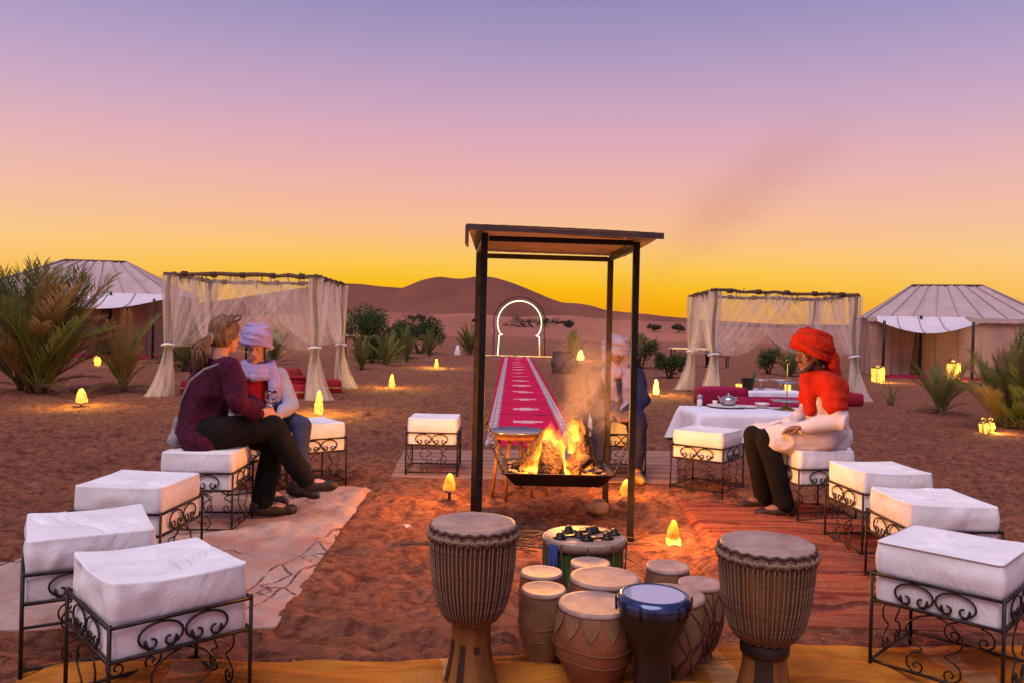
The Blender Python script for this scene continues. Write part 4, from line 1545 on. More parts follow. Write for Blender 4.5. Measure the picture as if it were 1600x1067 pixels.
sm = thing('smoke', 'thin pale smoke drifting up from the fire', 'smoke', (.4, 5.9, .7), kind='stuff')
SMK = [(890, 650, 5.85, .12, .16, 3.5), (915, 615, 5.95, .20, .25, 5.0), (938, 580, 6.05, .22, .27, 5.5), (948, 645, 6.1, .17, .25, 6.5), (905, 560, 6.05, .22, .25, 3.6), (968, 525, 6.15, .24, .28, 3.0), (985, 470, 6.2, .26, .30, 1.3),
       (1035, 410, 6.3, .36, .34, .7), (1105, 345, 6.4, .48, .40, 1.25), (1175, 290, 6.5, .58, .42, 1.0), (1260, 235, 6.6, .66, .44, .5)]
sph = MB().ball((0, 0, 0), 1.0, 24, 16)
for k, (px_, py_, Z, rx, rz_, den) in enumerate(SMK):
    p = atd(px_, py_, Z)
    q = sph.mesh('puff', mat_smoke('smoke_%d' % k, den, (.66, .60, .70) if k < 6 else (.70, .40, .33)))
    o = link('puff', q, sm, (p[0] - .4, p[1] - 5.9, p[2] - .7), (0, -.6, k * .7), (rx, rx * .8, rz_))

tt = thing('tray_table', 'small wooden folding table with round silver tray behind the fire', 'table', (.06, 6.62, 0))
for x, y, a in ((-.19, -.02, .05), (-.08, -.14, .03), (.13, -.16, -.03), (.26, -.02, -.05), (.05, .18, 0)):
    MB().tube([(x * 1.02, y, -.02), (x * .75, y * .6, .50)], [.014, .018], 8).obj('leg', MAT['wood_leg'], tt)
MB().lathe([(.02, .505), (.20, .505), (.235, .530), (.240, .532), (.238, .537), (.20, .514), (.02, .512)], 40).obj('tray', MAT['silver'], tt)
MB().lathe([(.17, .47), (.19, .47), (.19, .503), (.17, .503)], 24).obj('apron', MAT['wood_leg'], tt)

# twigs and dry stalks under the pan
m = MB()
for k in range(70):
    x, y = random.gauss(.25, .26), random.gauss(5.05, .20)
    a, L = random.uniform(-.9, .9), random.uniform(.08, .4)
    z = .02 + random.random() * .035
    m.tube([(x, y, z), (x + L * .5 * math.cos(a), y + L * .5 * math.sin(a), z + random.uniform(0, .025)), (x + L * math.cos(a), y + L * math.sin(a), z - .005)], [.006, .005, .002], 4)
tag(m.obj('twigs', MAT['stem']), 'dry twigs and stalks scattered on the sand under the fire pan', 'twigs', kind='stuff')
m = MB().lathe([(.045, 0), (.075, .03), (.078, .055), (.06, .085), (.045, .095), (.05, .108), (.042, .108), (.036, .09)], 28, cap1=False)
x, y = at(935, 803)
tag(m.obj('clay_pot', MAT['pot'], loc=(x, y, .0)), 'small pale round pot on the sand by the back shelter post', 'pot')
for k, (px_, py_) in enumerate(((636, 824),)):
    x, y = at(px_, py_)
    P = np.zeros((7, 7, 3))
    for i in range(7):
        for j in range(7):
            P[i, j] = ((i - 3) * .008 + .004 * math.sin(j * 2.1), (j - 3) * .007 + .004 * math.sin(i * 2.7), .02 + .012 * math.sin(i * 1.1 + 1) * math.cos(j * .9) + g1(x, y))
    o = MB().surf(P).obj('paper_scrap', MAT['paper'], loc=(x, y, 0))
    tag(o, 'crumpled white scrap lying on the sand between lamp and pale rug', 'litter')

# small stones, dung and straw lying about
m = MB()
for k in range(520):
    y = 2.9 + 11 * random.random() ** 1.6
    x = random.uniform(-.75, .75) * y
    z = g1(x, y)
    if k % 3:
        r = random.uniform(.005, .014)
        m.ball((x, y, z + r * .3), (r, r * random.uniform(.6, 1), r * .7), 6, 4, Matrix.Rotation(random.random() * 3, 3, 'Z'))
    else:
        a, L = random.random() * 6.28, random.uniform(.03, .10)
        m.tube([(x, y, z + .006), (x + L * math.cos(a), y + L * math.sin(a), z + .010)], .0022, 4)
tag(m.obj('gravel', simple('stones_and_straw', (.34, .20, .13), (.13, .06, .045), 9, .9)), 'small stones and straw bits scattered over the sand', 'gravel', kind='stuff')

# ------------------------------------------------------------------ drums
def djembe(label, x, y, R, H, dark_foot, seed):
    t = thing('djembe', label, 'drum', (x, y, .02), seed)
    zb = H * .42
    foot = [(R * .66, 0), (R * .68, .015), (R * .64, .03), (R * .54, .10), (R * .47, zb * .62), (R * .45, zb - .02), (R * .50, zb)]
    fo = MB().lathe(foot, 40).obj('foot', MAT['wood_gold'] if not dark_foot else MAT['wood_gold'], t)
    if dark_foot:   # carved black panels on the foot
        for a0 in (2.9, 5.2):
            P = [[((r + .004) * math.cos(a0 + q * .11), (r + .004) * math.sin(a0 + q * .11), z) for r, z in foot[1:-1]] for q in range(8)]
            MB().surf(P).obj('carved_panel', MAT['wood_dark'], fo)
        MB().lathe([(R * .50, zb - .05), (R * .515, zb - .045), (R * .53, zb), (R * .50, zb + .002)], 40).obj('neck_band', MAT['wood_dark'], t)
    else:
        for a0, z0, z1 in ((3.9, .06, .19), (4.75, .03, .05), (4.6, .16, .185), (3.2, .05, .2)):
            rr = lambda z: np.interp(z, [q[1] for q in foot], [q[0] for q in foot]) + .004
            P = [[(rr(z) * math.cos(a0 + q * .055), rr(z) * math.sin(a0 + q * .055), z) for z in np.linspace(z0, z1, 8)] for q in range(6)]
            MB().surf(P).obj('carved_panel', MAT['wood_dark'], fo)
    prof = [(R * .50, zb), (R * .66, zb + .02), (R * .80, zb + .07), (R * .90, zb + .14), (R * .955, zb + .22), (R * .985, H - .05), (R * .975, H - .012), (R * .95, H - .006)]
    MB().lathe(prof, 56, cap1=False).obj('bowl', MAT['wood_red'] if not dark_foot else MAT['wood_gold'], t)
    zz, rrr = [q[1] for q in prof], [q[0] for q in prof]
    base = MB()
    hd = [(R * .995, H - .035), (R * 1.0, H - .008), (R * .975, H + .004), (R * .90, H + .003), (R * .5, H - .001), (R * .02, H - .002)]
    MB().lathe(hd, 56, wob=lambda a, z: .004 * math.sin(a * 9)).obj('drum_head', MAT['leather_head'], t)
    nrope = 60
    rp = MB()
    z_lo, z_hi = zb + .012, H - .045
    pts = []
    for q in range(12):
        z = z_lo + (z_hi - z_lo) * q / 11
        pts.append((np.interp(z, zz, rrr) + .0045, 0, z))
    rope_me = MB().tube([(r, 0, z) for r, _, z in pts], .0034, 6).mesh('rope', MAT['rope'] if dark_foot else MAT['rope'])
    for k in range(nrope):
        a = 2 * math.pi * k / nrope
        link('rope', rope_me, t, None, (0, 0, a + .012 * math.sin(k * 3.3)))
    for rr_, z, w in ((R * 1.015, H - .038, .010), (R * 1.005, H - .012, .006), (R * .56, zb + .012, .008)):
        MB().tube([(rr_ * math.cos(a), rr_ * math.sin(a), z + .004 * math.sin(a * 22)) for a in [2 * math.pi * k / 88 for k in range(88)]], w, 6, closed=True).obj('ring', MAT['rope_dark'] if z > H - .03 else MAT['rope'], t)
    lp = MB().tube([(0, 0, -.016), (.006, 0, 0), (0, 0, .016)], .0055, 5).mesh('knot', MAT['rope'])
    lk = MB().tube([(0, -.008, -.004), (.005, 0, .002), (0, .008, -.004)], .005, 5).mesh('knot', MAT['rope'])
    for k in range(nrope):
        a = 2 * math.pi * (k + .5) / nrope
        link('knot', lp if k % 2 else lk, t, (R * 1.03 * math.cos(a), R * 1.03 * math.sin(a), H - .038), (0, 0, a))
    return t


djembe('tall rope laced djembe with honey brown carved foot in front of the shelter post', -.127, 3.01, .160, .625, False, .3)
djembe('rope laced djembe with black and honey foot beside the red banded rug', .945, 2.91, .168, .60, True, 1.1)


def clay_drum(label, x, y, R, H, mat, seed, lacing=False, points=False, big=False):
    t = thing('clay_drum', label, 'drum', (x, y, .018), seed, 'small clay drums in front of the fire')
    k = 1.06 if big else 1.05
    prof = [(R * .62, 0), (R * .64, .02), (R * .60, .035), (R * .64, .05), (R * .80, H * .25), (R * 1.0, H * .42), (R * k * 1.05, H * .60), (R * k * 1.05, H * .72), (R * 1.04, H * .88), (R, H - .012), (R * .985, H - .004)]
    b = MB().lathe(prof, 44, cap1=False, wob=lambda a, z: .008 * math.sin(a * 2 + seed) + .004 * math.sin(a * 5 + z * 20)).obj('shell', mat, t)
    h = MB().lathe([(R * 1.012, H - .014), (R * 1.018, H - .004), (R * .985, H + .006), (R * .9, H + .004), (R * .4, H), (R * .02, H)], 44, wob=lambda a, z: .006 * math.sin(a * 2 + seed) + .004 * math.sin(a * 17)).obj('drum_head', MAT['leather_head'], t)
    zz, rr = [q[1] for q in prof], [q[0] for q in prof]
    f = lambda z: float(np.interp(z, zz, rr)) * 1.008 + .001
    if points:      # hide trimmed into hanging tabs
        for q in range(12):
            a0 = 2 * math.pi * q / 12 + seed
            P = []
            for i in range(5):
                u = (i / 4 - .5) * .42
                L = .030 + .050 * (1 - abs(i - 2) / 2) ** .8
                P.append([((f(H - .012 - L * v) + .003) * math.cos(a0 + u), (f(H - .012 - L * v) + .003) * math.sin(a0 + u), H - .012 - L * v) for v in (0, .35, .7, 1)])
            MB().surf(P).obj('hide_tab', MAT['clay_pale'], h)
    if lacing:
        nl = 9
        for q in range(nl):
            for s in (-1, 1):
                a0 = 2 * math.pi * q / nl
                P = []
                for i in range(14):
                    z = H - .02 - (H - .07) * i / 13
                    a = a0 + s * (math.pi / nl) * abs(math.sin(i / 13 * math.pi * 1.5))
                    P.append((f(z) * 1.01 * math.cos(a), f(z) * 1.01 * math.sin(a), z))
                MB().tube(P, .0022, 4).obj('lacing', MAT['rope_dark'], b)
    else:
        for z in (H * .45, H * .6):
            MB().tube([(f(z) * math.cos(a) * 1.003, f(z) * math.sin(a) * 1.003, z + .006 * math.sin(a * 3 + seed)) for a in [2 * math.pi * q / 40 for q in range(40)]], .0018, 4, closed=True).obj('scored_line', MAT['clay_pale'], b)
    return t


clay_drum('narrow brown clay drum closest to the carved djembe', .150, 3.20, .090, .32, MAT['clay_pale'], 1)
clay_drum('large red clay drum with pointed hide tabs beside the black goblet drum', .335, 3.00, .137, .335, MAT['clay'], 2, points=True, big=True)
clay_drum('large pale laced drum half hidden behind the black goblet drum', .640, 3.12, .133, .335, MAT['laced'], 3, lacing=True, big=True)
clay_drum('narrow laced drum closest to the dark footed djembe', .805, 3.32, .088, .32, MAT['laced'], 4, lacing=True)
clay_drum('narrow clay drum behind the brown one, beside the carved djembe', .150, 3.42, .088, .32, MAT['clay'], 5)
clay_drum('broad clay drum in the middle of the cluster', .405, 3.29, .142, .345, MAT['clay'], 6, big=True)
clay_drum('narrow clay drum touching the green drum', .372, 3.555, .088, .325, MAT['clay_pale'], 7)
clay_drum('narrow pale clay drum standing apart at the back toward the boxy ground lamp', .715, 3.55, .094, .32, MAT['clay_pale'], 8)

# black goblet drum with a clear head
t = thing('goblet_drum', 'black goblet drum with shiny clear head and blue rim in front of the clay drums', 'drum', (.528, 2.85, .018))
MB().lathe([(.080, 0), (.082, .012), (.076, .03), (.066, .12), (.062, .19), (.068, .215), (.085, .26), (.108, .32), (.124, .365), (.130, .385)], 44).obj('body', simple('black_metal_goblet', (.020, .012, .012), (.04, .022, .02), 40, .35, .2, 90, .002, .3, .5), t)
rim = NT('blue_black_rim')
rim.bsdf(rim.ramp(rim.noise(18), [(.35, (.015, .02, .06)), (.7, (.06, .08, .2))]), .18, .6, .6, rim.bump(rim.noise(70), .3, .002), coat=.6)
MB().lathe([(.131, .380), (.135, .392), (.134, .408), (.124, .424), (.112, .430), (.108, .428)], 44, cap0=False, cap1=False).obj('rim', rim.m, t)
hd = NT('shiny_drum_film')
hd.bsdf(hd.ramp(hd.noise(9), [(.3, (.46, .45, .58)), (.7, (.40, .40, .54))]), .08, 0, .8, coat=1.0)
MB().lathe([(.112, .4265), (.06, .4262), (.01, .426)], 44, cap0=False).obj('drum_head', hd.m, t)
for k in range(6):
    a = k * math.pi / 3
    MB().tube([(.134 * math.cos(a), .134 * math.sin(a), .37), (.136 * math.cos(a), .136 * math.sin(a), .42)], .004, 6).obj('tuning_bolt', MAT['dark_metal'], t)

# green barrel drum and iron castanets lying on it
DX, DY, DH = .375, 3.90, .365
t = thing('barrel_drum', 'wide green drum with pale hoops behind the clay drums', 'drum', (DX, DY, .012))
MB().lathe([(.185, 0), (.192, .02), (.192, DH - .06), (.190, DH - .02)], 52, cap1=False).obj('shell', MAT['green_paint'], t)
for z in (DH - .03, .04):
    MB().lathe([(.196, z - .012), (.204, z - .010), (.205, z + .022), (.198, z + .026), (.190, z + .022), (.190, z - .012)], 52, cap0=False, cap1=False).obj('hoop', MAT['hoop'], t)
MB().lathe([(.198, DH - .006), (.192, DH + .001), (.10, DH - .002), (.01, DH - .003)], 52).obj('drum_head', MAT['leather_head'], t)
for k in range(10):
    a = k * math.pi / 5 + .3
    MB().tube([(.209 * math.cos(a), .209 * math.sin(a), DH - .005), (.200 * math.cos(a + .08), .200 * math.sin(a + .08), DH / 2), (.209 * math.cos(a + .16), .209 * math.sin(a + .16), .02)], .004, 5).obj('lacing', MAT['rope_dark'], t)
a = 3.75
m = MB()
for k in range(9):
    b = a + k * .030
    m.tube([(.212 * math.cos(b), .212 * math.sin(b), DH - .01), (.216 * math.cos(b), .216 * math.sin(b), DH * .6), (.206 * math.cos(b + .03), .206 * math.sin(b + .03), DH * .25 + .05 * (k % 4))], .0038, 5)
m.obj('cord_bundle', MAT['blue_cord'], t)


def castanet(label, x, y, ang, seed):
    """iron hand castanet: two domed plates joined by a narrow bridge"""
    t = thing('castanet', label, 'castanet', (DX + x, DY + y, .012 + DH + .004), ang, 'iron castanets on the green drum')
    for s in (-1, 1):
        MB().lathe([(.034, .0), (.036, .003), (.022, .004), (.021, .014), (.015, .023), (.005, .027)], 22, c=(s * .052, 0, 0)).obj('dome_plate', MAT['dark_metal'], t)
    MB().box((0, 0, .004), (.06, .020, .006)).obj('bridge', MAT['dark_metal'], t)
    MB().tube([(0, .012, .008), (.01, .05, .004), (.05, .075, .006), (.07, .05, .004)], .0022, 4).obj('cord', MAT['rope_dark'], t)
    return t


castanet('black domed iron castanet lying at the cord bundle side of the green drum', -.075, -.045, .45, 1)
castanet('black domed iron castanet lying across the front of the green drum head', .055, -.065, .3, 2)
castanet('black domed iron castanet lying toward the back of the green drum head', -.02, .06, -.1, 3)
castanet('black domed iron castanet lying at the far rim toward the shelter post', .105, .055, -.45, 4)

# ------------------------------------------------------------------ lamps on the sand
def lamp_light(loc, watts, col):
    d = bpy.data.lights.new('lamp_light', 'POINT')
    d.energy, d.color, d.shadow_soft_size = watts, col, .03
    o = bpy.data.objects.new('lamp_light', d)
    COL.objects.link(o)
    o.location = loc


def salt_lamp(label, px, py, h, r, glow, spike=0.0, base=None, seed=0, ang=0.0):
    x, y = at(px, py)
    lamp_light((x, y, g1(x, y) + spike + h + (base[1] if base else 0) + .07), 62 * (h / .3) ** 1.2 if h > .2 else 24.0, (1, .40, .06) if glow is MAT['glow_orange'] else (1, .70, .08))
    t = thing('ground_lamp', label, 'lamp', (x, y, g1(x, y)), ang, 'glowing lamps on the sand')
    rs = random.Random(seed)
    ph = [rs.uniform(0, 6) for _ in range(4)]
    prof = [(r * .80, 0), (r * .98, h * .10), (r, h * .25), (r * .90, h * .45), (r * .72, h * .65), (r * .52, h * .82), (r * .30, h * .95), (r * .04, h)]
    z0 = spike + (base[1] if base else 0)
    MB().lathe([(a, b + z0) for a, b in prof], 18, wob=lambda a, z: .10 * math.sin(a * 3 + z * 26 + ph[0]) + .08 * math.sin(a * 5 - z * 40 + ph[1])).obj('glowing_shell', glow, t)
    if spike:
        MB().tube([(0, 0, -.05), (0, 0, spike)], .012, 6).obj('spike', MAT['dark_metal'], t)
        MB().lathe([(r * .3, spike - .012), (r * .9, spike - .008), (r * .95, spike + .012), (r * .6, spike + .016)], 18).obj('cup', MAT['pot'], t)
    if base:
        MB().box((0, 0, base[1] / 2), (base[0], base[0] * .8, base[1])).obj('base_block', MAT['glow_candle'], t, smooth=False)
    return t


G = MAT['glow_yellow']
salt_lamp('tall glowing cone lamp before the gathered pavilion curtain', 498, 647, .36, .066, MAT['glow_yellow'], seed=1)
salt_lamp('glowing cone lamp on the sand between pavilion and runner', 612, 605, .30, .068, MAT['glow_yellow'], seed=2)
salt_lamp('small far glowing cone lamp in front of the shrub row', 682, 573, .32, .08, MAT['glow_yellow'], seed=3)
salt_lamp('pale glowing cone lamp between the shelter and the tea table', 1025, 616, .34, .068, MAT['glow_green'], seed=4)
salt_lamp('far glowing stubby lamp beside the lone bush near the arch', 907, 562, .46, .17, MAT['glow_green'], seed=5)
salt_lamp('greenish far glowing lamp seen behind the woman in the lilac headscarf', 422, 548, .5, .17, MAT['glow_green'], seed=6)
salt_lamp('orange egg shaped lamp on a short spike before the lone stool', 702, 784, .135, .047, MAT['glow_orange'], spike=.07, seed=7)
salt_lamp('orange lamp glowing behind the front shelter post', 979, 775, .14, .062, MAT['glow_orange'], seed=8)
salt_lamp('flame coloured lamp on a bright square block beside the shelter', 1052, 852, .12, .038, MAT['glow_orange'], base=(.085, .045), seed=9)
salt_lamp('bright round jar lamp on the sand by the tall palm clump', 127, 636, .23, .082, MAT['glow_yellow'], spike=.05, seed=10)


def jar_lamp(label, px, py, h, r, z=0.0, ang=0.0):
    x, y = at(px, py)
    t = thing('lantern', label, 'lantern', (x, y, g1(x, y) + z), ang, 'lanterns with candle light')
    lamp_light((x + r + .05, y - r - .05, g1(x, y) + h * .5), 45 * h, (1, .66, .12))
    MB().lathe([(r * .92, .02), (r, .05), (r, h * .72), (r * .8, h * .78)], 18).obj('lit_glass', MAT['glow_yellow'], t)
    MB().lathe([(r * 1.08, 0), (r * 1.08, .022), (r * .5, .03)], 18).obj('base', MAT['gold'], t)
    MB().lathe([(r * 1.05, h * .74), (r * .9, h * .84), (r * .35, h * .95), (r * .12, h)], 18).obj('cap', MAT['gold'], t)
    for k in range(6):
        a = k * math.pi / 3
        MB().tube([(r * 1.03 * math.cos(a), r * 1.03 * math.sin(a), .02), (r * 1.03 * math.cos(a), r * 1.03 * math.sin(a), h * .75)], .012, 5).obj('bar', MAT['gold'], t)
    MB().tube([(r * .5 * math.cos(q), 0, h + r * .5 * math.sin(q)) for q in [math.pi * k / 8 for k in range(9)]], .01, 5).obj('handle', MAT['gold'], t)
    return t


jar_lamp('lit brass lantern on the sand at the awning pole of the tent', 1371, 594, .62, .2)
jar_lamp('tall lit brass lantern behind the thin palm shrub', 1489, 594, .75, .2)
jar_lamp('lit jar lantern at the foot of the big palm shrub', 1536, 676, .20, .065)
jar_lamp('second lit jar lantern close by, under the big palm shrub', 1547, 674, .19, .06)
jar_lamp('tiny lit lantern before the tent behind the tall palm', 152, 570, .35, .1)

# ------------------------------------------------------------------ lit arch
ax, ay = .36, 38.6
t = thing('light_arch', 'keyhole shaped arch outlined by a glowing white tube at the end of the red runner', 'arch', (ax, ay, 0))
R_, hc, leg = 1.06, 1.60, 1.00
circ = [(R_ * math.cos(a), hc + R_ * math.sin(a)) for a in [math.radians(212) - math.radians(244) * k / 30 for k in range(31)]]
left = [(-1.03, 0), (-1.0, .45), (-.97, .98)]
neck = [(-.80, 1.04)]
m = MB().tube([(x, 0, z) for x, z in left + neck + circ[0:]], .026, 6)
m.obj('light_tube', MAT['led'], t)
MB().tube([(x, 0, z) for x, z in [(R_ * math.cos(math.radians(-32)), hc + R_ * math.sin(math.radians(-32))), (.80, 1.02), (.97, .95), (.98, .62)]], .026, 6).obj('light_tube', MAT['led'], t)
MB().tube([(.98, 0, .60), (1.0, 0, 0)], .030, 6).obj('light_tube', MAT['led_dim'], t)
fr = [(-1.25, -.05), (-1.24, 1.0)] + [(1.26 * math.cos(a), hc + .0 + 1.26 * math.sin(a)) for a in [math.radians(200) - math.radians(220) * k / 30 for k in range(31)]] + [(1.24, 1.0), (1.25, -.05)]
MB().tube([(x, .05, z) for x, z in fr], .022, 6).obj('frame', MAT['dark_metal'], t)
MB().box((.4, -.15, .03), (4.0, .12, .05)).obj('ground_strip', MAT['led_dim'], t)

# ------------------------------------------------------------------ tableware on the tea table
TZ = .428


def on_table(px, py):
    x, y = at(px, py, TZ)
    return (x, y, TZ)


o = thing('serving_tray', 'wide pale oval platter under the teapot on the tea table', 'platter', on_table(1135, 636))
MB().lathe([(.10, .004), (.17, .006), (.24, .022), (.245, .026), (.235, .026), (.16, .012), (.02, .010)], 36).obj('dish', MAT['ceramic'], o)
p = on_table(1138, 634)
o = thing('teapot', 'pale round teapot with curved spout on the platter', 'teapot', (p[0], p[1], TZ + .012), .5)
MB().lathe([(.05, 0), (.085, .02), (.105, .055), (.100, .085), (.075, .110), (.04, .120)], 30).obj('pot', MAT['silver'], o)
MB().lathe([(.042, .119), (.035, .130), (.012, .137), (.010, .147), (.015, .153), (.006, .16)], 20).obj('lid', MAT['silver'], o)
MB().tube([(-.08, 0, .045), (-.13, 0, .06), (-.155, 0, .10), (-.185, 0, .125)], [.022, .016, .011, .008], 8).obj('spout', MAT['silver'], o)
MB().tube([(.09, 0, .09), (.14, 0, .105), (.155, 0, .07), (.13, 0, .035), (.095, 0, .03)], .009, 7).obj('handle', MAT['silver'], o)
p = on_table(1093, 634)
o = thing('glass_jar', 'small clear jar with pale contents near the corner of the tea table', 'jar', p)
MB().lathe([(.028, 0), (.034, .008), (.034, .075), (.026, .09), (.026, .1)], 20).obj('glass_body', MAT['ceramic'], o)
MB().lathe([(.030, .098), (.034, .105), (.034, .135), (.024, .150), (.008, .154)], 20).obj('cap', MAT['silver'], o)
p = on_table(1117, 633)
o = thing('tea_glass', 'small pale cup between the jar and the teapot', 'cup', p)
MB().lathe([(.022, 0), (.027, .01), (.034, .065), (.031, .065), (.024, .012)], 18, cap1=False).obj('cup_body', MAT['ceramic'], o)
p = on_table(1168, 637)
o = thing('saucer', 'flat pale dish between the teapot and the red bowl', 'dish', p)
MB().lathe([(.06, 0), (.10, .012), (.12, .028), (.112, .028), (.05, .010)], 26).obj('dish_body', MAT['ceramic'], o)
p = on_table(1191, 637)
o = thing('bowl', 'white bowl patterned in red on the tea table', 'bowl', p)
MB().lathe([(.05, 0), (.055, .006), (.085, .035), (.092, .065), (.086, .065), (.05, .015)], 26, cap1=False).obj('bowl_body', MAT['ceramic'], o)
MB().lathe([(.076, .022), (.0885, .042), (.0915, .055), (.0895, .055)], 26, cap0=False, cap1=False).obj('painted_band', simple('red_glaze', (.40, .06, .06), (.55, .35, .33), 30, .3, 0), o)
p = on_table(1229, 640)
o = thing('tiered_stand', 'gilded tiered cake stand beside the man in the red turban', 'cake stand', p)
MB().lathe([(.105, 0), (.10, .012), (.05, .035), (.022, .07), (.014, .09)], 26).obj('foot', MAT['gold'], o)
MB().tube([(0, 0, .08), (0, 0, .58)], .008, 8).obj('rod', MAT['gold'], o)
for z, r in ((.10, .20), (.33, .14)):
    MB().lathe([(.01, z), (r * .8, z + .004), (r, z + .02), (r * .97, z + .023), (r * .7, z + .010), (.01, z + .008)], 32).obj('plate', MAT['silver'], o)
MB().tube([(.03 * math.cos(q), 0, .60 + .03 * math.sin(q)) for q in [2 * math.pi * k / 12 for k in range(12)]], .005, 6, closed=True).obj('ring', MAT['gold'], o)

LZ = .279
o = thing('ice_bucket', 'dark bucket with a bottle neck on the low pavilion table', 'bucket', (4.62, 15.6, LZ))
MB().lathe([(.10, 0), (.13, .22), (.14, .225), (.12, .225), (.09, .02)], 24, cap1=False).obj('pail', MAT['dark_metal'], o)
MB().tube([(.03, 0, .05), (.10, 0, .25), (.15, 0, .36)], [.04, .035, .016], 10).obj('bottle', MAT['green_paint'], o)
for k, (x, y, lab) in enumerate(((4.42, 15.5, 'small lit candle glass beside the ice bucket'), (5.42, 15.65, 'bright lit candle jar under the silver plates on the pavilion table'))):
    o = thing('candle_glass', lab, 'candle', (x, y, LZ), 0, 'candles on the pavilion table')
    MB().lathe([(.04, 0), (.055, .01), (.06, .12), (.05, .13)], 16).obj('lit_glass', MAT['glow_candle'], o)
    MB().lathe([(.062, .118), (.064, .13), (.05, .134)], 16).obj('rim', MAT['gold'], o)
for x, y, r, lab in ((4.92, 15.75, .16, 'raised silver dish on the pavilion table next to the bucket'), (5.35, 15.85, .2, 'tall raised silver dish on the pavilion table behind the cake stand')):
    o = thing('raised_dish', lab, 'dish', (x, y, LZ))
    MB().lathe([(.07, 0), (.06, .012), (.015, .03), (.012, .16), (.03, .17), (r, .185), (r * 1.02, .2), (r * .96, .2), (.03, .18)], 26).obj('stemmed_dish', MAT['silver'], o)

# ------------------------------------------------------------------ far camp furniture
for label, cx, cy, w, z in (('long far table with pale top where the distant person sits', 7.05, 31.5, 1.6, .74), ('far table with lit edge half hidden by the shrub row', -6.3, 33.0, 1.4, .92)):
    o = thing('far_table', label, 'table', (cx, cy, 0))
    MB().box((0, 0, z - .02), (w, .8, .045)).obj('tabletop', MAT['ceramic'], o, smooth=False)
    MB().box((0, -.41, z - .02), (w, .012, .05)).obj('lit_edge', MAT['led_dim'], o, smooth=False)
    for i in (-1, 1):
        for j in (-1, 1):
            MB().tube([(i * (w / 2 - .1), j * .3, -.05), (i * (w / 2 - .1), j * .3, z - .045)], .03, 6).obj('leg', MAT['pole'], o)
o = thing('far_bench', 'dark bench under the distant seated person', 'bench', (8.15, 31.6, 0))
MB().box((0, 0, .44), (.9, .4, .05)).obj('seat', MAT['pole'], o, smooth=False)
for i in (-1, 1):
    for j in (-1, 1):
        MB().box((i * .38, j * .15, .2), (.05, .05, .46)).obj('leg', MAT['pole'], o, smooth=False)
x, y = at(881, 583)
o = thing('draped_chair', 'dark cloth draped low armchair near the lone bush beside the runner', 'chair', (x, y, 0), .3)
m = MB()
m.box((0, 0, .2), (.62, .55, .34))
m.box((0, .22, .42), (.62, .16, .55), Matrix.Rotation(-.15, 3, 'X'))
for s in (-1, 1):
    m.box((s * .29, -.02, .34), (.12, .52, .16))
fuse('draped_cloth', m, weave('charcoal_drape', (.07, .05, .06), (.045, .03, .04)), o, .03, 4, .035, (4, 4, 4), 3)
for s in (-1, 1):
    for q in (-1, 1):
        MB().box((s * .26, q * .22, .02), (.05, .05, .08)).obj('foot', MAT['pole'], o, smooth=False)
x, y = at(715, 555)
o = thing('unlit_lamp', 'unlit white cone lamp beside the shrub near the arch', 'lamp', (x, y, 0))
MB().lathe([(.16, 0), (.17, .05), (.10, .35), (.04, .48), (.005, .5)], 16).obj('cone_shell', MAT['ceramic'], o)

# ------------------------------------------------------------------ plants
def frond_mesh(L, droop, nleaf, leaf, mat, seed, flatw=.013):
    """feather frond: curved rib, two rows of narrow folded leaflets"""
    rs = random.Random(seed)
    m = MB()
    rib = []
    n = 9
    for k in range(n):
        u = k / (n - 1)
        rib.append(Vector((L * (u - .10 * droop * u * u), 0, -droop * L * .42 * u ** 2.2)))
    m.tube(rib, [.011 * (1 - .85 * k / (n - 1)) for k in range(n)], 5)
    for k in range(nleaf):
        u = .14 + .86 * (k + .5) / nleaf
        i = min(int(u * (n - 1)), n - 2)
        p = rib[i].lerp(rib[i + 1], u * (n - 1) - i)
        t = (rib[i + 1] - rib[i]).normalized()
        for s in (-1, 1):
            ll = leaf * (.45 + .75 * math.sin(math.pi * min(1, u * .85 + .12))) * rs.uniform(.8, 1.15)
            d = (t * rs.uniform(.95, 1.3) + Vector((0, s * rs.uniform(.45, .85), rs.uniform(.1, .55)))).normalized()
            w = Vector((0, 0, 1)).cross(d).normalized() * flatw * rs.uniform(.8, 1.2)
            tip = p + d * ll + Vector((0, 0, -ll * rs.uniform(.02, .22)))
            mid = p + d * ll * .45
            up = Vector((0, 0, flatw * .7))
            m.add([p, mid + w + up, mid - w + up, tip, mid], [(0, 4, 1), (0, 2, 4), (4, 3, 1), (2, 3, 4)])
    return m.mesh('frond', mat)


FR = [frond_mesh(1.0, d, 62, .20, m_, i, .0046) for i, (d, m_) in enumerate(((.25, MAT['palm']), (.55, MAT['palm']), (.85, MAT['palm']), (.4, MAT['palm_rust']), (.15, MAT['palm']), (.65, MAT['palm_rust'])))]
FT = [frond_mesh(1.0, d, 34, .19, MAT['palm'], 20 + i, .0075) for i, d in enumerate((.15, .35, .6))]


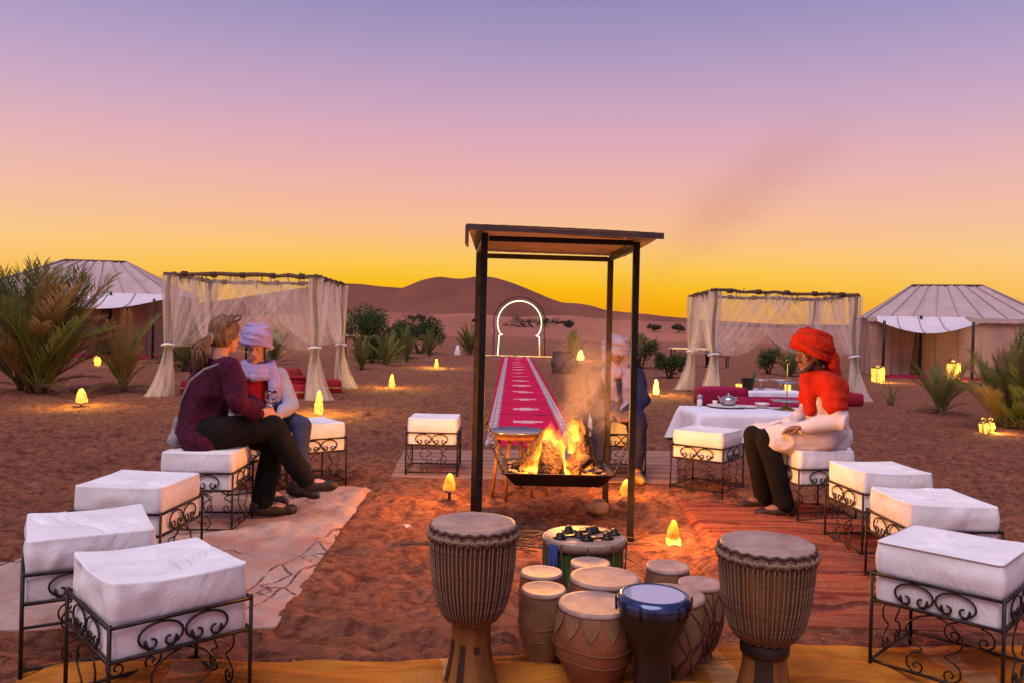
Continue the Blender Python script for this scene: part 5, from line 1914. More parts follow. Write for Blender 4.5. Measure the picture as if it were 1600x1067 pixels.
def palm(label, x, y, h, spread, nf, seed, meshes=FR, name='palm_shrub', group='palm shrubs around the camp', clumps=1):
    rs = random.Random(seed)
    t = thing(name, label, 'palm', (x, y, g1(x, y)), 0, group)
    m = MB()
    cl = [(0.0, 0.0)] + [(rs.uniform(-.4, .4) * spread, rs.uniform(-.3, .3) * spread) for _ in range(clumps - 1)]
    for cx, cy in cl:
        mm = MB()
        for k in range(9):
            a = rs.random() * 6.28
            mm.tube([(cx, cy, -.05), (cx + .05 * math.cos(a), cy + .05 * math.sin(a), .10 + .08 * rs.random())], [.05, .03], 5)
        mm.obj('trunk', MAT['stem'], t)
    for k in range(nf):
        cx, cy = cl[k % len(cl)]
        az = rs.random() * 2 * math.pi
        u = rs.random()
        el = math.radians(88 - 54 * (u ** 1.3) * spread / (.45 * h + .55 * spread) - rs.uniform(0, 8))
        L = h * rs.uniform(.55, 1.08) * (1.0 if u < .5 else .85)
        fm = meshes[rs.randrange(len(meshes))]
        if rs.random() < .13:      # old drooping fronds near the ground
            el, fm, L = math.radians(rs.uniform(12, 32)), (FR[5] if meshes is FR else meshes[-1]), L * .7
        o = link('frond', fm, t, (cx + rs.uniform(-.05, .05), cy + rs.uniform(-.05, .05), rs.uniform(0, .08)), (rs.uniform(-.5, .5), -el, az), (L, L * rs.uniform(.85, 1.15), L))
    return t


palm('tall feathery green and rust palm clump at the edge of the camp', -8.75, 14.6, 2.35, 1.15, 105, 1, clumps=5)
palm('slender palm shrub between the tall clump and the curtained pavilion', -7.25, 15.0, 1.5, .30, 22, 2)
palm('palm shrub behind the gathered curtain of the cushioned pavilion', -8.9, 21.8, 1.5, 1.2, 40, 3)
palm('small palm shrub seen beside the lilac headscarf', -7.7, 26.0, 1.3, .9, 24, 4, FT)
palm('vase shaped palm shrub at the pavilion end of the shrub row', -4.65, 24.9, 1.05, .35, 34, 5, FT)
palm('dark vase shaped palm shrub second in the shrub row', -4.4, 28.1, 1.2, .35, 34, 6, FT)
palm('narrow palm shrub in the middle of the shrub row', -4.05, 30.9, 1.25, .35, 32, 7, FT)
palm('palm shrub under the leafy bush in the shrub row', -3.75, 36.5, 1.25, .5, 30, 8, FT)
palm('bushy palm shrub at the runner end of the shrub row', -2.0, 38.8, 1.35, .6, 46, 9, FT)
palm('lone palm bush beside the runner near the draped chair', 2.95, 38.6, 1.25, .6, 36, 10, FT)
palm('thin upright palm shrub in front of the tent lantern', 7.85, 14.55, 1.15, .45, 30, 11)
palm('large green palm shrub above the two jar lanterns', 7.75, 12.5, 1.55, 1.0, 64, 12, clumps=3)
palm('tiny palm sprout on bare sand before the tent mat', 7.7, 16.2, .42, .15, 9, 13, FT)
palm('palm shrub visible under the drapes behind the tea table pavilion', 9.2, 26.4, 1.2, .6, 34, 14, FT)


def bush(label, x, y, w, h, z0, nleaf, leaf, seed, mat, cat='bush', group='leafy bushes around the camp', stems=7, zbase=None, flat=.8):
    """leafy bush: forked stems, crown of many small leaves in uneven clumps"""
    rs = random.Random(seed)
    t = thing('leafy_bush', label, cat, (x, y, g1(x, y) if zbase is None else zbase), 0, group)
    cl = []
    for k in range(16):
        a, r = rs.random() * 6.28, math.sqrt(rs.random())
        cl.append((Vector((w / 2 * r * math.cos(a) * .85, w / 2 * r * math.sin(a) * flat, z0 + (h - z0) * (.22 + .68 * rs.random() * (1 - .4 * r)))), (.16 + .16 * rs.random()) * min(w, h)))
    m = MB()
    for k in range(stems):
        c = cl[k][0]
        b = Vector((rs.uniform(-.08, .08) * w, rs.uniform(-.08, .08) * w, -.05))
        mid = b.lerp(c, .5) + Vector((rs.uniform(-.05, .05), rs.uniform(-.05, .05), .05)) * w
        MB().tube([b, mid, c], [.022 * w, .015 * w, .006 * w], 5).obj('stem', MAT['stem'], t)
    for k in range(nleaf):
        c, r = cl[rs.randrange(len(cl))]
        d = Vector((rs.gauss(0, 1), rs.gauss(0, 1), rs.gauss(0, 1))).normalized() * (r * rs.random() ** .45)
        p = c + d
        if p.z < z0 * .8:
            continue
        a = Vector((rs.gauss(0, 1), rs.gauss(0, 1), rs.gauss(.5, .8))).normalized() * leaf * rs.uniform(.6, 1.3)
        q = a.orthogonal().normalized() * leaf * .24
        q.rotate(Matrix.Rotation(rs.random() * 6.28, 3, a.normalized()))
        m.add([p, p + a * .5 + q, p + a, p + a * .5 - q], [(0, 1, 2, 3)])
    m.obj('crown', mat, t)
    return t


bush('tall leafy tree-like bush beside the pavilion in the shrub row', -6.05, 32.2, 2.2, 2.1, .5, 5200, .11, 1, MAT['leaf'], stems=9)
bush('rounded leafy bush above the middle of the shrub row', -4.6, 40.0, 2.5, 2.0, .35, 4600, .12, 2, MAT['leaf'])
bush('dense dark bush filling the gap behind the narrow palm shrub', -4.75, 33.5, 1.4, 1.25, .1, 3000, .10, 21, MAT['leaf'])
bush('low dark bush at the foot of the tree-like bush', -5.15, 29.5, 1.2, 1.0, .05, 2600, .10, 22, MAT['leaf'])
bush('leafy bush behind the robed man in the shelter frame', 4.75, 29.4, 1.35, 1.3, .15, 2200, .10, 3, MAT['leaf'])
bush('low round bush under the distant seated person', 4.75, 24.0, 1.2, .82, .08, 2200, .09, 4, MAT['leaf'])
bush('leafy bush behind the tea table pavilion post', 8.7, 27.0, .9, 1.0, .1, 1300, .09, 9, MAT['leaf'])
FB = [(830, 508, 120, 9.5, 2.2), (862, 507, 128, 4.5, 1.2), (652, 501, 125, 3.4, 1.5), (889, 509, 118, 1.6, 1.2), (1022, 513, 120, 2.0, 1.0), (1060, 515, 120, 2.5, 1.1), (745, 503, 125, 1.8, .7)]
FBL = ['wide dark thicket framed by the lit arch', 'thicket trailing off beside the dark one in the arch', 'brown thicket on the swell above the shrub row', 'lone scrub tuft between arch and smoke', 'scrub tuft on the slope seen between the shelter posts', 'scrub tuft above the distant seated person', 'small scrub behind the front shelter post']
for k, ((px_, py_, Z, w, h), lab) in enumerate(zip(FB, FBL)):
    p = atd(px_, py_, Z)
    bush(lab, p[0], Z, w, h * 1.1, .0, 1100, .24, 50 + k, MAT['far_bush'], group='far desert scrub', stems=3, zbase=p[2] - .35 * h, flat=.5)

# ------------------------------------------------------------------ people
def frame_of(fwd, up=(0, 0, 1)):
    f = Vector(fwd).normalized()
    u = Vector(up)
    s = f.cross(u).normalized()        # the person's right-hand side
    u = s.cross(f).normalized()
    return Matrix((s, f, u)).transposed()


def hand(mb, wrist, direction, palm_n, side, curl=.5, length=.18):
    """palm, four jointed fingers of different length and a thumb from the side of the palm"""
    d = Vector(direction).normalized()
    nrm = Vector(palm_n)
    nrm = (nrm - d * nrm.dot(d)).normalized()
    s = d.cross(nrm) * side                      # towards the thumb
    w = Vector(wrist)
    k = length / .18
    kn = w + d * .085 * k
    for q in (-.026, -.009, .009, .026):
        mb.limb([w + s * q * .6, kn + s * q], [.016, .013], 8)
    for q, L in ((.030, .070), (.010, .080), (-.010, .074), (-.030, .058)):
        p, dirv, pts, rad = kn + s * q, d.copy(), [kn + s * q], [.0105]
        for j, f in enumerate((.45, .32, .23)):
            dirv = (dirv + nrm * curl * (.45 + .35 * j)).normalized()
            p = p + dirv * L * f * k
            pts.append(p.copy())
            rad.append(.0095 - .0012 * j)
        mb.limb(pts, rad, 8)
    a = w + d * .025 * k + s * .024
    b = a + (d * .6 + s * .7 + nrm * .25).normalized() * .040 * k
    c = b + (d * .9 + s * .15 + nrm * (.3 + curl * .3)).normalized() * .034 * k
    e = c + (d * .95 + nrm * (.4 + curl * .4)).normalized() * .024 * k
    mb.limb([a, b, c, e], [.015, .0125, .0105, .009], 8)


def head(mb, c, R, s=1.0, nose=1.0):
    T = lambda x, y, z: Vector(c) + R @ Vector((x * s, y * s, z * s))
    E = lambda p, r: mb.ball(T(*p), tuple(q * s for q in r), 18, 12, R)
    E((0, -.014, .032), (.074, .094, .088))
    E((0, .020, -.020), (.066, .072, .085))
    E((0, .034, -.062), (.050, .052, .052))
    E((0, .066, -.098), (.024, .022, .020))
    mb.limb([T(-.034, .078, .030), T(0, .086, .030), T(.034, .078, .030)], [.013 * s, .014 * s, .013 * s], 8)
    mb.limb([T(0, .088, .018), T(0, .104 * (.93 + .07 * nose), -.012), T(0, .112 * (.93 + .07 * nose), -.026)], [.010 * s, .012 * s, .0145 * s], 8)
    for q in (-1, 1):
        E((q * .012, .098, -.030), (.011, .011, .009))
        E((q * .040, .064, -.018), (.024, .020, .020))
        E((q * .074, -.006, -.008), (.010, .020, .032))
    mb.limb([T(-.022, .080, -.062), T(0, .090, -.060), T(.022, .080, -.062)], [.009 * s, .012 * s, .009 * s], 8)
    mb.limb([T(0, -.035, -.06), T(0, -.05, -.16)], [.056 * s, .056 * s], 14)
    return T


def face_parts(parent, T, R, s, org, brow=MAT['black_hair'], smile=0.0):
    o = Vector(org)
    for q in (-1, 1):
        e = MB().ball(T(q * .031, .0785, .006) - o, (.0125 * s, .011 * s, .0085 * s), 14, 10, R).obj('eye', MAT['eye_white'], parent)
        MB().ball(T(q * .031, .0885, .006) - o, (.0058 * s, .003 * s, .0058 * s), 10, 8, R).obj('iris', MAT['iris'], e)
        MB().tube([T(q * .016, .0965, .030) - o, T(q * .032, .0925, .036) - o, T(q * .047, .080, .030) - o], [.0022 * s, .0030 * s, .0018 * s], 6).obj('eyebrow', brow, parent)
    MB().tube([T(-.024 - .004 * smile, .083, -.060 + .008 * smile) - o, T(-.010, .0965, -.061 - .002 * smile) - o, T(.010, .0965, -.061 - .002 * smile) - o, T(.024 + .004 * smile, .083, -.060 + .008 * smile) - o], [.002 * s, .0062 * s, .0062 * s, .002 * s], 7).obj('lips', MAT['lips'], parent)


def build_person(label, J, skin, hand_curl=(.5, .5), hand_n=((0, 0, -1), (0, 0, -1)), smile=0.0, nose=1.0, voxel=.0062, pose_face=True, hs=1.0):
    base = J['base']
    org = Vector((base[0], base[1], 0))
    t = thing('person', label, 'person', org)
    R = frame_of(J['face'], J.get('head_up', (0, 0, 1)))
    mb = MB()
    T = head(mb, J['head'], R, hs, nose)
    nb = Vector(J['neck'])
    mb.limb([T(0, -.035, -.10), nb, Vector(J['chest'])], [.055, .062, .12], 14)
    V = lambda k: Vector(J[k])
    mb.limb([V('pelvis'), V('waist'), V('chest')], [.125, .112, .125], 16)
    mb.limb([V('shL'), nb + Vector((0, 0, -.03)), V('shR')], [.056, .07, .056], 12)
    mb.limb([V('hipL'), V('hipR')], [.09, .09], 12)
    for k, s in (('L', 1), ('R', -1)):
        mb.limb([V('sh' + k), V('el' + k), V('wr' + k)], [.052, .040, .028], 10)
        d = V('wr' + k) - V('el' + k)
        hd_ = Vector(J.get('hd' + k, d))
        hand(mb, V('wr' + k), hd_, hand_n[0 if k == 'L' else 1], s, hand_curl[0 if k == 'L' else 1])
        mb.limb([V('hip' + k), V('kn' + k), V('an' + k)], [.085, .058, .040], 12)
        an, toe = V('an' + k), V('toe' + k)
        f = (toe - an)
        f.z = 0
        f = f.normalized() if f.length > 1e-4 else Vector((0, -1, 0))
        heel = an - f * .045 + Vector((0, 0, -.045))
        mb.limb([an, heel], [.040, .034], 10)
        mb.limb([heel, an.lerp(toe, .5) + Vector((0, 0, -.008)), toe], [.034, .036, .026], 10)
    fuse('body', mb, skin, t, voxel, 2, origin=org)
    if pose_face:
        face_parts(t, T, R, hs, org, smile=smile)
    return t, T, R, org, V


def garment(t, org, name, mat, chains, voxel=.010, smooth=4, fold=.006, fs=(9, 9, 6), seed=1, balls=()):
    mb = MB()
    for pts, rad in chains:
        mb.limb([Vector(p) for p in pts], rad, 14)
    for b in balls:
        mb.ball(*b)
    return fuse(name, mb, mat, t, voxel, smooth, fold, fs, seed, origin=org)


def shoe(t, org, V, k, mat, sole=None, name='shoe', w=1.0):
    an, toe = V('an' + k), V('toe' + k)
    f = toe - an
    lift = Vector((0, 0, 0))
    f.z = 0
    f = f.normalized()
    heel = an - f * .05 + Vector((0, 0, -.05))
    tp = Vector(toe)
    mb = MB()
    mb.limb([heel, heel.lerp(tp, .5), tp, tp + f * .02], [.043 * w, .045 * w, .038 * w, .030 * w], 12)
    mb.limb([heel + Vector((0, 0, .02)), an + Vector((0, 0, -.012))], [.044, .044], 12)
    return fuse(name, mb, mat, t, .009, 3, .002, (30, 30, 30), 3, origin=org)


def wrap_turban(t, org, T, R, mat, size=1.0, rolls=7, seed=1, tail=None, name='turban', tilt=.35, zc=.055, grow=1.0, back=.0):
    """cloth wound round the head in overlapping slanted rolls; `back` leans the whole winding towards the nape"""
    mb = MB()
    rs = random.Random(seed)
    cb, sb = math.cos(back), math.sin(back)

    def W(x, y, z):
        yy, zz = y, z - zc
        return T(x, yy * cb - zz * sb - .022, zc + yy * sb + zz * cb)
    Rb = R @ Matrix.Rotation(back, 3, 'X')
    mb.ball(W(0, 0, zc + .012), (.096 * size, .116 * size, .086 * size), 22, 14, Rb)
    for k in range(rolls):
        a0 = rs.uniform(0, 6)
        tl = tilt * (1 if k % 2 else -1) * rs.uniform(.5, 1.1)
        u = k / max(1, rolls - 1)
        zz = zc - .034 + .105 * u * grow * size
        rr = math.sqrt(max(.08, 1 - (max(0, u - .25) / .88) ** 2)) * size * rs.uniform(.97, 1.05)
        ph = rs.uniform(0, 6)
        pts = []
        for i in range(30):
            a = 2 * math.pi * i / 30
            pts.append(W(.092 * rr * math.cos(a), .112 * rr * math.sin(a), zz + .040 * tl * math.cos(a - a0) + .005 * math.sin(3 * a + ph)))
        mb.tube(pts, [.0175 * size * (1 + .25 * math.sin(2 * math.pi * i / 30 * 2 + ph)) for i in range(30)], 8, closed=True)
    return fuse(name, mb, mat, t, .0070, 2, .0030, (40, 40, 70), seed, origin=org)


# ---- woman in the plum sweater, seen from behind, turned to her companion
J = dict(base=(-2.04, 5.40), face=(.52, .85, -.08), head=(-1.965, 5.50, 1.285), neck=(-2.00, 5.46, 1.115), chest=(-2.03, 5.45, .96), waist=(-2.07, 5.42, .80), pelvis=(-2.09, 5.40, .645),
         shL=(-2.17, 5.56, 1.055), shR=(-1.885, 5.36, 1.055), elL=(-1.99, 5.76, .82), elR=(-1.80, 5.30, .83), wrL=(-1.72, 5.64, .755), wrR=(-1.695, 5.46, .755), hdL=(.6, -.45, -.05), hdR=(.5, .85, .10),
         hipL=(-2.04, 5.50, .63), hipR=(-2.02, 5.33, .63), knL=(-1.66, 5.67, .55), knR=(-1.62, 5.50, .655), anL=(-1.725, 5.63, .115), anR=(-1.43, 5.60, .29), toeL=(-1.55, 5.72, .048), toeR=(-1.255, 5.66, .235))
t, T, R, org, V = build_person('person in plum knit sweater with ponytail, back turned, legs crossed, holding a glass', J, MAT['skin'], (.9, .8), ((0, -1, -.4), (-.6, .5, -.3)))
garment(t, org, 'sweater', MAT['sweater'], [([V('pelvis') + Vector((0, 0, -.03)), V('waist'), V('chest')], [.155, .150, .150]), ([V('shL'), V('neck') + Vector((0, 0, -.055)), V('shR')], [.076, .085, .076]),
                                            ([V('shL'), V('elL'), V('wrL')], [.076, .066, .046]), ([V('shR'), V('elR'), V('wrR')], [.076, .068, .046]), ([V('hipL') + Vector((-.05, 0, -.03)), V('hipR') + Vector((-.05, 0, -.03))], [.125, .130])], smooth=8, fold=.017, fs=(8, 8, 5), seed=4)
garment(t, org, 'trousers', MAT['trousers'], [([V('pelvis'), V('hipL'), V('knL'), V('anL') + Vector((0, 0, .02))], [.135, .108, .082, .074]), ([V('pelvis'), V('hipR'), V('knR'), V('anR')], [.135, .112, .085, .062])], fold=.009, seed=5)
for k in 'LR':
    shoe(t, org, V, k, MAT['shoe'])
mb = MB()
mb.ball(T(0, -.024, .036), (.089, .108, .102), 20, 14, R)
mb.ball(T(0, -.045, -.020), (.086, .080, .085), 18, 12, R)
for q in (-1, 1):
    mb.limb([T(q * .070, .030, .05), T(q * .078, .005, -.01), T(q * .060, -.05, -.045)], [.026, .024, .03], 10)
mb.ball(T(0, -.122, -.035), (.032, .034, .032), 12, 8)
fuse('hair', mb, MAT['hair'], t, .0075, 2, .003, (60, 60, 12), 6, origin=org)
m = MB()
rs = random.Random(5)
for k in range(190):      # ponytail strands
    a = T(rs.uniform(-.022, .022), -.132, -.040 + rs.uniform(-.022, .022)) - org
    e = a + Vector((-.050 + rs.gauss(0, .020), -.020 + rs.gauss(0, .016), -.19 + rs.gauss(0, .025)))
    b = a.lerp(e, .4) + Vector((-.022 + rs.gauss(0, .016), -.022 + rs.gauss(0, .013), .012))
    m.tube([a, b, b.lerp(e, .6) + Vector((rs.gauss(0, .012), rs.gauss(0, .01), 0)), e], [.004, .0068, .0055, .001], 5)
m.obj('ponytail', MAT['hair'], t)
MB().tube([T(.024 * math.cos(q), -.126, -.038 + .028 * math.sin(q)) - org for q in [2 * math.pi * k / 14 for k in range(14)]], .008, 6, closed=True).obj('hair_band', MAT['lilac_pale'], t)
gl = MB()
for q in (-1, 1):
    gl.tube([T(q * .038 + .036 * math.cos(a), .052 + .012 * math.sin(a), .118 + .020 * math.sin(a)) - org for a in [2 * math.pi * k / 16 for k in range(16)]], .005, 6, closed=True)
    gl.tube([T(q * .074, .05, .118) - org, T(q * .088, -.02, .085) - org, T(q * .086, -.07, .05) - org], .004, 6)
gl.tube([T(-.006, .058, .124) - org, T(.006, .058, .124) - org], .004, 6)
tag(gl.obj('sunglasses', MAT['wood_dark'], t), 'dark sunglasses pushed up on the hair')
MB().tube([V('chest') - org + Vector(p) for p in ((.10, -.10, .14), (.0, -.158, .10), (-.09, -.168, .02), (-.165, -.12, -.12), (-.20, -.03, -.26))], .009, 6, flat=.4).obj('bag_strap', MAT['bag'], t)
mb = MB()
mb.limb([(-2.235, 5.36, .72), (-2.245, 5.37, .60)], [.018, .042], 12)
mb.limb([(-2.225, 5.30, .585), (-2.235, 5.44, .585)], [.045, .045], 12)
fuse('shoulder_bag', mb, MAT['bag'], t, .012, 3, .005, (12, 12, 12), 2, origin=org)

# wine glass in her hand
gx_, gy_, gz_ = -1.655, 5.53, .735
o = thing('wine_glass', 'round clear wine glass held by the person in the plum sweater', 'glass', (gx_, gy_, gz_))
MB().lathe([(.004, .0), (.036, .002), (.036, .005), (.006, .010), (.0045, .065), (.010, .074), (.034, .095), (.045, .125), (.042, .155), (.036, .172), (.034, .172), (.040, .153), (.043, .125), (.032, .098), (.003, .080)], 26, cap0=False, cap1=False).obj('bowl_and_stem', MAT['glass'], o)

# ---- woman in lilac headscarf and denim jacket, facing the camp
J = dict(base=(-2.1, 6.48), face=(.16, -1, -.10), head=(-2.095, 6.40, 1.165), neck=(-2.09, 6.46, 1.01), chest=(-2.09, 6.49, .87), waist=(-2.11, 6.51, .74), pelvis=(-2.12, 6.52, .635),
         shL=(-1.93, 6.52, .95), shR=(-2.245, 6.42, .95), elL=(-1.82, 6.44, .72), elR=(-2.20, 6.22, .73), wrL=(-1.84, 6.22, .665), wrR=(-1.96, 6.13, .69), hdL=(-.35, -.9, -.1), hdR=(.8, -.45, -.05),
         hipL=(-2.03, 6.55, .62), hipR=(-2.17, 6.42, .62), knL=(-1.70, 6.36, .57), knR=(-1.82, 6.10, .57), anL=(-1.70, 6.27, .115), anR=(-1.86, 6.06, .115), toeL=(-1.555, 6.22, .045), toeR=(-1.73, 5.98, .045))
J = {k: (v if k in ('face', 'hdL', 'hdR') else (v[0] + .05,) + tuple(v[1:])) for k, v in J.items()}
t, T, R, org, V = build_person('smiling person in lilac headscarf, faded denim jacket and red shirt sitting beside the plum sweater', J, MAT['skin'], (.5, .5), smile=1.0, hs=1.0)
garment(t, org, 'red_shirt', MAT['red_shirt'], [([V('pelvis'), V('waist'), V('chest')], [.140, .130, .140]), ([V('shL'), V('neck') + Vector((0, 0, -.05)), V('shR')], [.062, .07, .062])], fold=.005)
fwd = Vector((.35, -.94, 0)).normalized()
sd = Vector((.94, .35, 0)).normalized()
mb = []
for s, k in ((1, 'L'), (-1, 'R')):
    mb.append(([V('sh' + k), V('el' + k), V('wr' + k) + (V('wr' + k) - V('el' + k)).normalized() * -.02], [.072, .062, .044]))
    mb.append(([V('sh' + k) - fwd * .01, V('chest') + sd * s * .115 - fwd * .01, V('pelvis') + sd * s * .125 - fwd * .01], [.066, .075, .080]))
mb.append(([V('neck') - fwd * .075, V('chest') - fwd * .075, V('pelvis') - fwd * .06], [.06, .11, .12]))
garment(t, org, 'denim_jacket', MAT['denim_jacket'], mb, fold=.011, seed=8)
garment(t, org, 'jeans', MAT['jeans'], [([V('pelvis'), V('hipL'), V('knL'), V('anL')], [.130, .100, .074, .054]), ([V('pelvis'), V('hipR'), V('knR'), V('anR')], [.130, .100, .074, .054])], fold=.004, seed=9)
for k in 'LR':
    shoe(t, org, V, k, MAT['shoe'])
    MB().tube([V('an' + k) - org + Vector((0, 0, -.03)), V('an' + k) - org + Vector((0, 0, .035))], .052, 12).obj('sock', MAT['sock'], t)
wrap_turban(t, org, T, R, MAT['lilac'], 1.2, 6, 12, tilt=.55, zc=.070, grow=1.05, back=.18, name='headscarf')
nk = V('neck')
sc_ch = []
for q in range(3):
    ring_ = [nk + sd * (.105 + .008 * q) * math.cos(a) + fwd * ((.10 + .01 * q) * math.sin(a) + .012) + Vector((0, 0, .035 - .035 * q - .03 * max(0, math.sin(a)))) for a in [2 * math.pi * k / 16 for k in range(17)]]
    sc_ch.append((ring_, [.033] * 17))
e0 = nk + sd * .085 + fwd * .10
sc_ch.append(([e0, V('chest') + sd * .105 + fwd * .155, V('waist') + sd * .10 + fwd * .165, V('waist') + sd * .085 + fwd * .165 + Vector((0, 0, -.10))], [.035, .040, .036, .030]))
sc_ch.append(([e0 + sd * .03, V('chest') + sd * .135 + fwd * .145, V('waist') + sd * .14 + fwd * .15], [.03, .034, .03]))
garment(t, org, 'neck_scarf', MAT['lilac'], sc_ch, .0085, 1, .005, (26, 26, 16), 13)
for q in (-1, 1):
    m = MB()
    for k in range(14):
        a = T(q * .070, .02 + rs.uniform(-.02, .02), .02) - org
        m.tube([a, a + R @ Vector((q * .004, .004, -.05)), a + R @ Vector((q * rs.uniform(-.005, .006), .006, -.10))], .003, 4)
    m.obj('hair', MAT['black_hair'], t)

# ---- man in red turban and white tunic, in profile
J = dict(base=(2.3, 6.04), face=(-.965, -.26, -.05), head=(2.235, 5.98, 1.225), neck=(2.285, 6.0, 1.075), chest=(2.36, 6.01, .92), waist=(2.385, 6.02, .77), pelvis=(2.36, 6.03, .645),
         shL=(2.33, 5.83, 1.02), shR=(2.34, 6.18, 1.02), elL=(2.37, 5.76, .765), elR=(2.30, 6.20, .77), wrL=(2.125, 5.80, .715), wrR=(2.08, 6.00, .715), hdL=(-.97, .2, -.20), hdR=(-.95, -.25, -.2),
         hipL=(2.31, 5.93, .63), hipR=(2.31, 6.13, .63), knL=(1.905, 5.93, .595), knR=(1.87, 6.13, .60), anL=(2.06, 5.96, .115), anR=(1.99, 6.24, .115), toeL=(1.885, 5.97, .045), toeR=(1.82, 6.22, .045))
t, T, R, org, V = build_person('person in big orange-red turban and white tunic sitting in profile beside the tea table', J, MAT['skin_dark'], (.45, .45), ((0, 0, -1), (0, 0, -1)), nose=1.25)
up = Vector((0, 0, 1))
garment(t, org, 'tunic', MAT['tunic'], [([V('pelvis'), V('waist'), V('chest')], [.150, .140, .138]), ([V('shL'), V('neck') + up * -.05, V('shR')], [.066, .076, .066]),
                                        ([V('shL'), V('elL'), V('wrL') + Vector((.01, 0, 0))], [.068, .064, .048]), ([V('shR'), V('elR'), V('wrR') + Vector((.01, 0, 0))], [.068, .064, .048]),
                                        ([V('hipL'), V('knL') + Vector((.05, 0, .004))], [.126, .096]), ([V('hipR'), V('knR') + Vector((.05, 0, .004))], [.126, .094]), ([V('hipL') + Vector((-.2, .05, .0)), V('hipR') + Vector((-.2, -.05, .0))], [.10, .10]),
                                        ([V('pelvis') + Vector((.02, 0, .02)), V('pelvis') + Vector((.09, .0, -.03))], [.16, .12])], fold=.013, fs=(7, 7, 8), seed=14)
garment(t, org, 'trousers', MAT['trousers'], [([V('hipL'), V('knL'), V('anL') + up * .0], [.10, .082, .070]), ([V('hipR'), V('knR'), V('anR')], [.10, .082, .070])], fold=.005, seed=15)
garment(t, org, 'shoulder_scarf', MAT['turban_red'], [([V('shL') + Vector((0, -.005, .012)), V('neck') + up * -.035, V('shR') + Vector((0, .005, .012))], [.088, .096, .088]),
                                                     ([V('shL') + Vector((.005, -.01, 0)), V('shL').lerp(V('elL'), .55) + Vector((.0, -.008, 0))], [.089, .090]), ([V('shR'), V('shR').lerp(V('elR'), .5)], [.088, .09]), ([V('shL') + Vector((-.015, .06, -.01)), V('shR') + Vector((-.015, -.06, -.01))], [.094, .094]),
                                                     ([V('neck') + Vector((-.055, -.03, -.03)), V('chest') + Vector((-.125, -.05, .03)), V('chest') + Vector((-.13, -.055, -.10))], [.075, .065, .045]),
                                                     ([V('neck') + Vector((.03, 0, -.02)), V('chest') + Vector((.07, -.02, .06))], [.09, .10])], .009, 2, .006, (14, 14, 18), 16)
wrap_turban(t, org, T, R, MAT['turban_red'], 1.26, 9, 17, tilt=.8, zc=.072, grow=.9, back=.42)
garment(t, org, 'turban_tail', MAT['turban_red'], [([T(0, -.13, .03), T(-.01, -.17, -.03), T(-.03, -.175, -.13), T(-.035, -.165, -.22), T(-.04, -.16, -.27)], [.06, .055, .05, .045, .03]), ([T(-.05, -.10, .05), T(-.06, -.15, -.05), T(-.065, -.15, -.16)], [.05, .045, .03])], .008, 1, .006, (22, 22, 14), 18)
mb = MB()
mb.limb([T(0, .066, -.112), T(-.035, .045, -.098), T(-.062, .015, -.060)], [.020, .022, .016], 8)
mb.limb([T(0, .066, -.112), T(.035, .045, -.098), T(.062, .015, -.060)], [.020, .022, .016], 8)
mb.limb([T(-.03, .072, -.052), T(0, .094, -.047), T(.03, .072, -.052)], [.007, .009, .007], 8)
fuse('beard', mb, MAT['black_hair'], t, .006, 1, .002, (80, 80, 80), 3, origin=org)
mb = MB()
mb.ball(T(0, -.05, -.02), (.080, .065, .070), 16, 10, R)
mb.limb([T(-.072, .0, .01), T(-.072, -.02, -.05)], [.022, .024], 8)
mb.limb([T(.072, .0, .01), T(.072, -.02, -.05)], [.022, .024], 8)
fuse('hair', mb, MAT['black_hair'], t, .007, 1, .003, (60, 60, 60), 4, origin=org)
for k in 'LR':
    an, toe = V('an' + k), V('toe' + k)
    f = (toe - an)
    f.z = 0
    f.normalize()
    c = an.lerp(toe, .45)
    Rz = Matrix.Rotation(math.atan2(f.y, f.x), 3, 'Z')
    so = MB().lathe([(.9, 0), (1, .012), (1, .02), (.9, .024)], 28)
    so.v = [tuple(Rz @ Vector((x * .145, y * .052, z)) + Vector((c.x, c.y, .008)) - org) for x, y, z in so.v]
    s_ = so.obj('sandal', MAT['sandal'], t)
    shoe(t, org, V, k, MAT['sandal'], name='sandal_upper', w=.98)

# ---- man in navy robe and pale lilac turban behind the smoke, facing the camera
J = dict(base=(1.0, 7.65), face=(.12, -1, -.12), head=(.985, 7.55, 1.150), neck=(.99, 7.61, 1.0), chest=(.995, 7.66, .86), waist=(1.0, 7.70, .74), pelvis=(1.0, 7.72, .635),
         shL=(1.185, 7.62, .955), shR=(.80, 7.62, .955), elL=(1.235, 7.46, .73), elR=(.755, 7.46, .73), wrL=(1.07, 7.25, .64), wrR=(.94, 7.25, .64), hdL=(-.35, -.9, -.25), hdR=(.35, -.9, -.25),
         hipL=(1.10, 7.68, .62), hipR=(.90, 7.68, .62), knL=(1.155, 7.25, .575), knR=(.83, 7.25, .575), anL=(1.155, 7.28, .115), anR=(.85, 7.28, .115), toeL=(1.18, 7.12, .045), toeR=(.83, 7.12, .045))
t, T, R, org, V = build_person('person in navy robe and pale lilac turban with long scarf, facing us behind the smoke', J, MAT['skin_dark'], (.5, .5))
garment(t, org, 'robe', MAT['navy'], [([V('pelvis'), V('waist'), V('chest')], [.170, .160, .155]), ([V('shL'), V('neck') + up * -.05, V('shR')], [.075, .085, .075]), ([V('shL'), V('elL'), V('wrL') + Vector((0, .03, 0))], [.080, .072, .056]), ([V('shR'), V('elR'), V('wrR') + Vector((0, .03, 0))], [.080, .072, .056]),
                                      ([V('hipL'), V('knL'), V('anL') + up * .06], [.125, .092, .072]), ([V('hipR'), V('knR'), V('anR') + up * .06], [.125, .092, .072]), ([V('hipL') + Vector((-.05, -.2, -.02)), V('hipR') + Vector((.05, -.2, -.02))], [.085, .085])], fold=.012, seed=24)
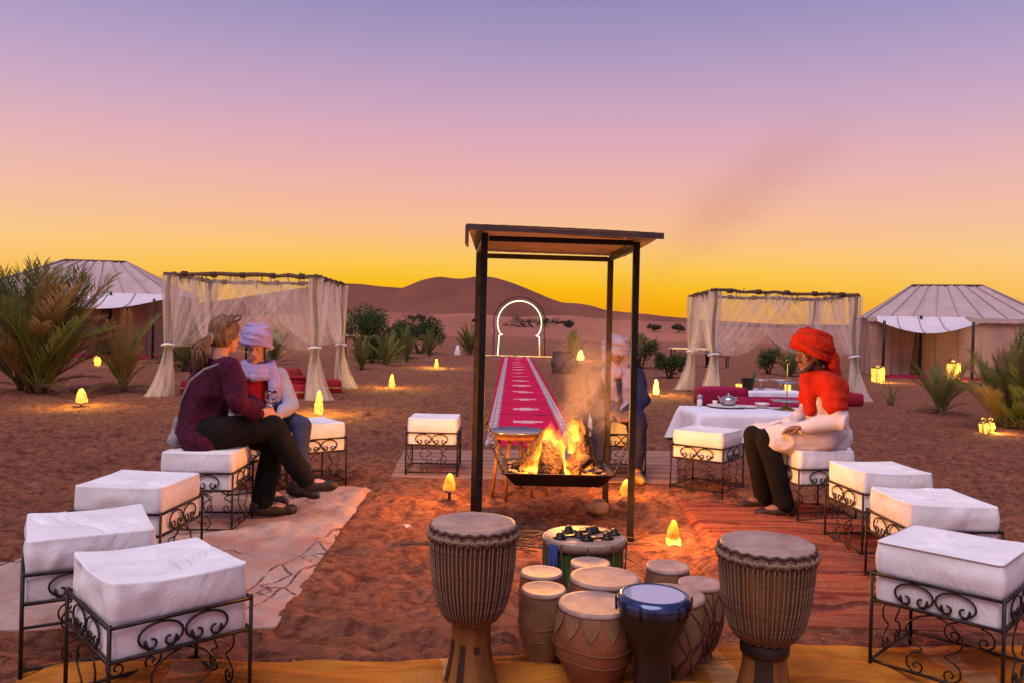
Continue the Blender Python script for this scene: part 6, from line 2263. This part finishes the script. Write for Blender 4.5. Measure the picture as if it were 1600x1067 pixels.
wrap_turban(t, org, T, R, MAT['lilac_pale'], 1.20, 8, 25, tilt=.8, zc=.066, grow=.9, back=.15)
garment(t, org, 'long_scarf', MAT['lilac_pale'], [([T(-.09, .0, .06), T(-.10, .03, -.05), V('neck') + Vector((-.09, -.09, -.02)), V('chest') + Vector((-.06, -.16, 0)), V('waist') + Vector((-.03, -.19, 0))], [.045, .045, .055, .055, .045]),
                                                 ([T(.09, .0, .06), T(.10, .02, -.05), V('neck') + Vector((.10, -.08, -.02)), V('chest') + Vector((.10, -.16, -.02)), V('waist') + Vector((.10, -.20, -.05)), V('waist') + Vector((.05, -.30, -.10))], [.045, .045, .055, .055, .05, .04]),
                                                 ([V('neck') + Vector((-.09, -.07, 0)), V('neck') + Vector((0, -.115, -.02)), V('neck') + Vector((.09, -.07, 0))], [.045, .05, .045])], .0085, 1, .005, (24, 24, 14), 26)
for k in 'LR':
    shoe(t, org, V, k, MAT['yellow_slipper'], name='slipper')

# ---- far person at the long table
J = dict(base=(8.1, 31.6), face=(-1, -.2, -.1), head=(8.05, 31.55, 1.20), neck=(8.1, 31.55, 1.05), chest=(8.13, 31.58, .9), waist=(8.16, 31.6, .75), pelvis=(8.16, 31.6, .62),
         shL=(8.1, 31.38, 1.0), shR=(8.12, 31.75, 1.0), elL=(7.98, 31.32, .80), elR=(7.98, 31.8, .80), wrL=(7.76, 31.4, .80), wrR=(7.76, 31.7, .80),
         hipL=(8.1, 31.5, .58), hipR=(8.1, 31.7, .58), knL=(7.74, 31.5, .56), knR=(7.74, 31.7, .56), anL=(7.8, 31.5, .115), anR=(7.8, 31.7, .115), toeL=(7.63, 31.5, .045), toeR=(7.63, 31.7, .045))
t, T, R, org, V = build_person('distant person in pale blue shirt and dark cap seated at the far table', J, MAT['skin_dark'], voxel=.012, pose_face=False)
garment(t, org, 'shirt', MAT['denim_jacket'], [([V('pelvis'), V('waist'), V('chest')], [.17, .155, .155]), ([V('shL'), V('neck') + up * -.05, V('shR')], [.075, .08, .075]), ([V('shL'), V('elL'), V('wrL')], [.07, .06, .05]), ([V('shR'), V('elR'), V('wrR')], [.07, .06, .05])], .02)
garment(t, org, 'trousers', MAT['trousers'], [([V('hipL'), V('knL'), V('anL')], [.11, .085, .07]), ([V('hipR'), V('knR'), V('anR')], [.11, .085, .07])], .02)
wrap_turban(t, org, T, R, MAT['navy'], 1.1, 5, 3)
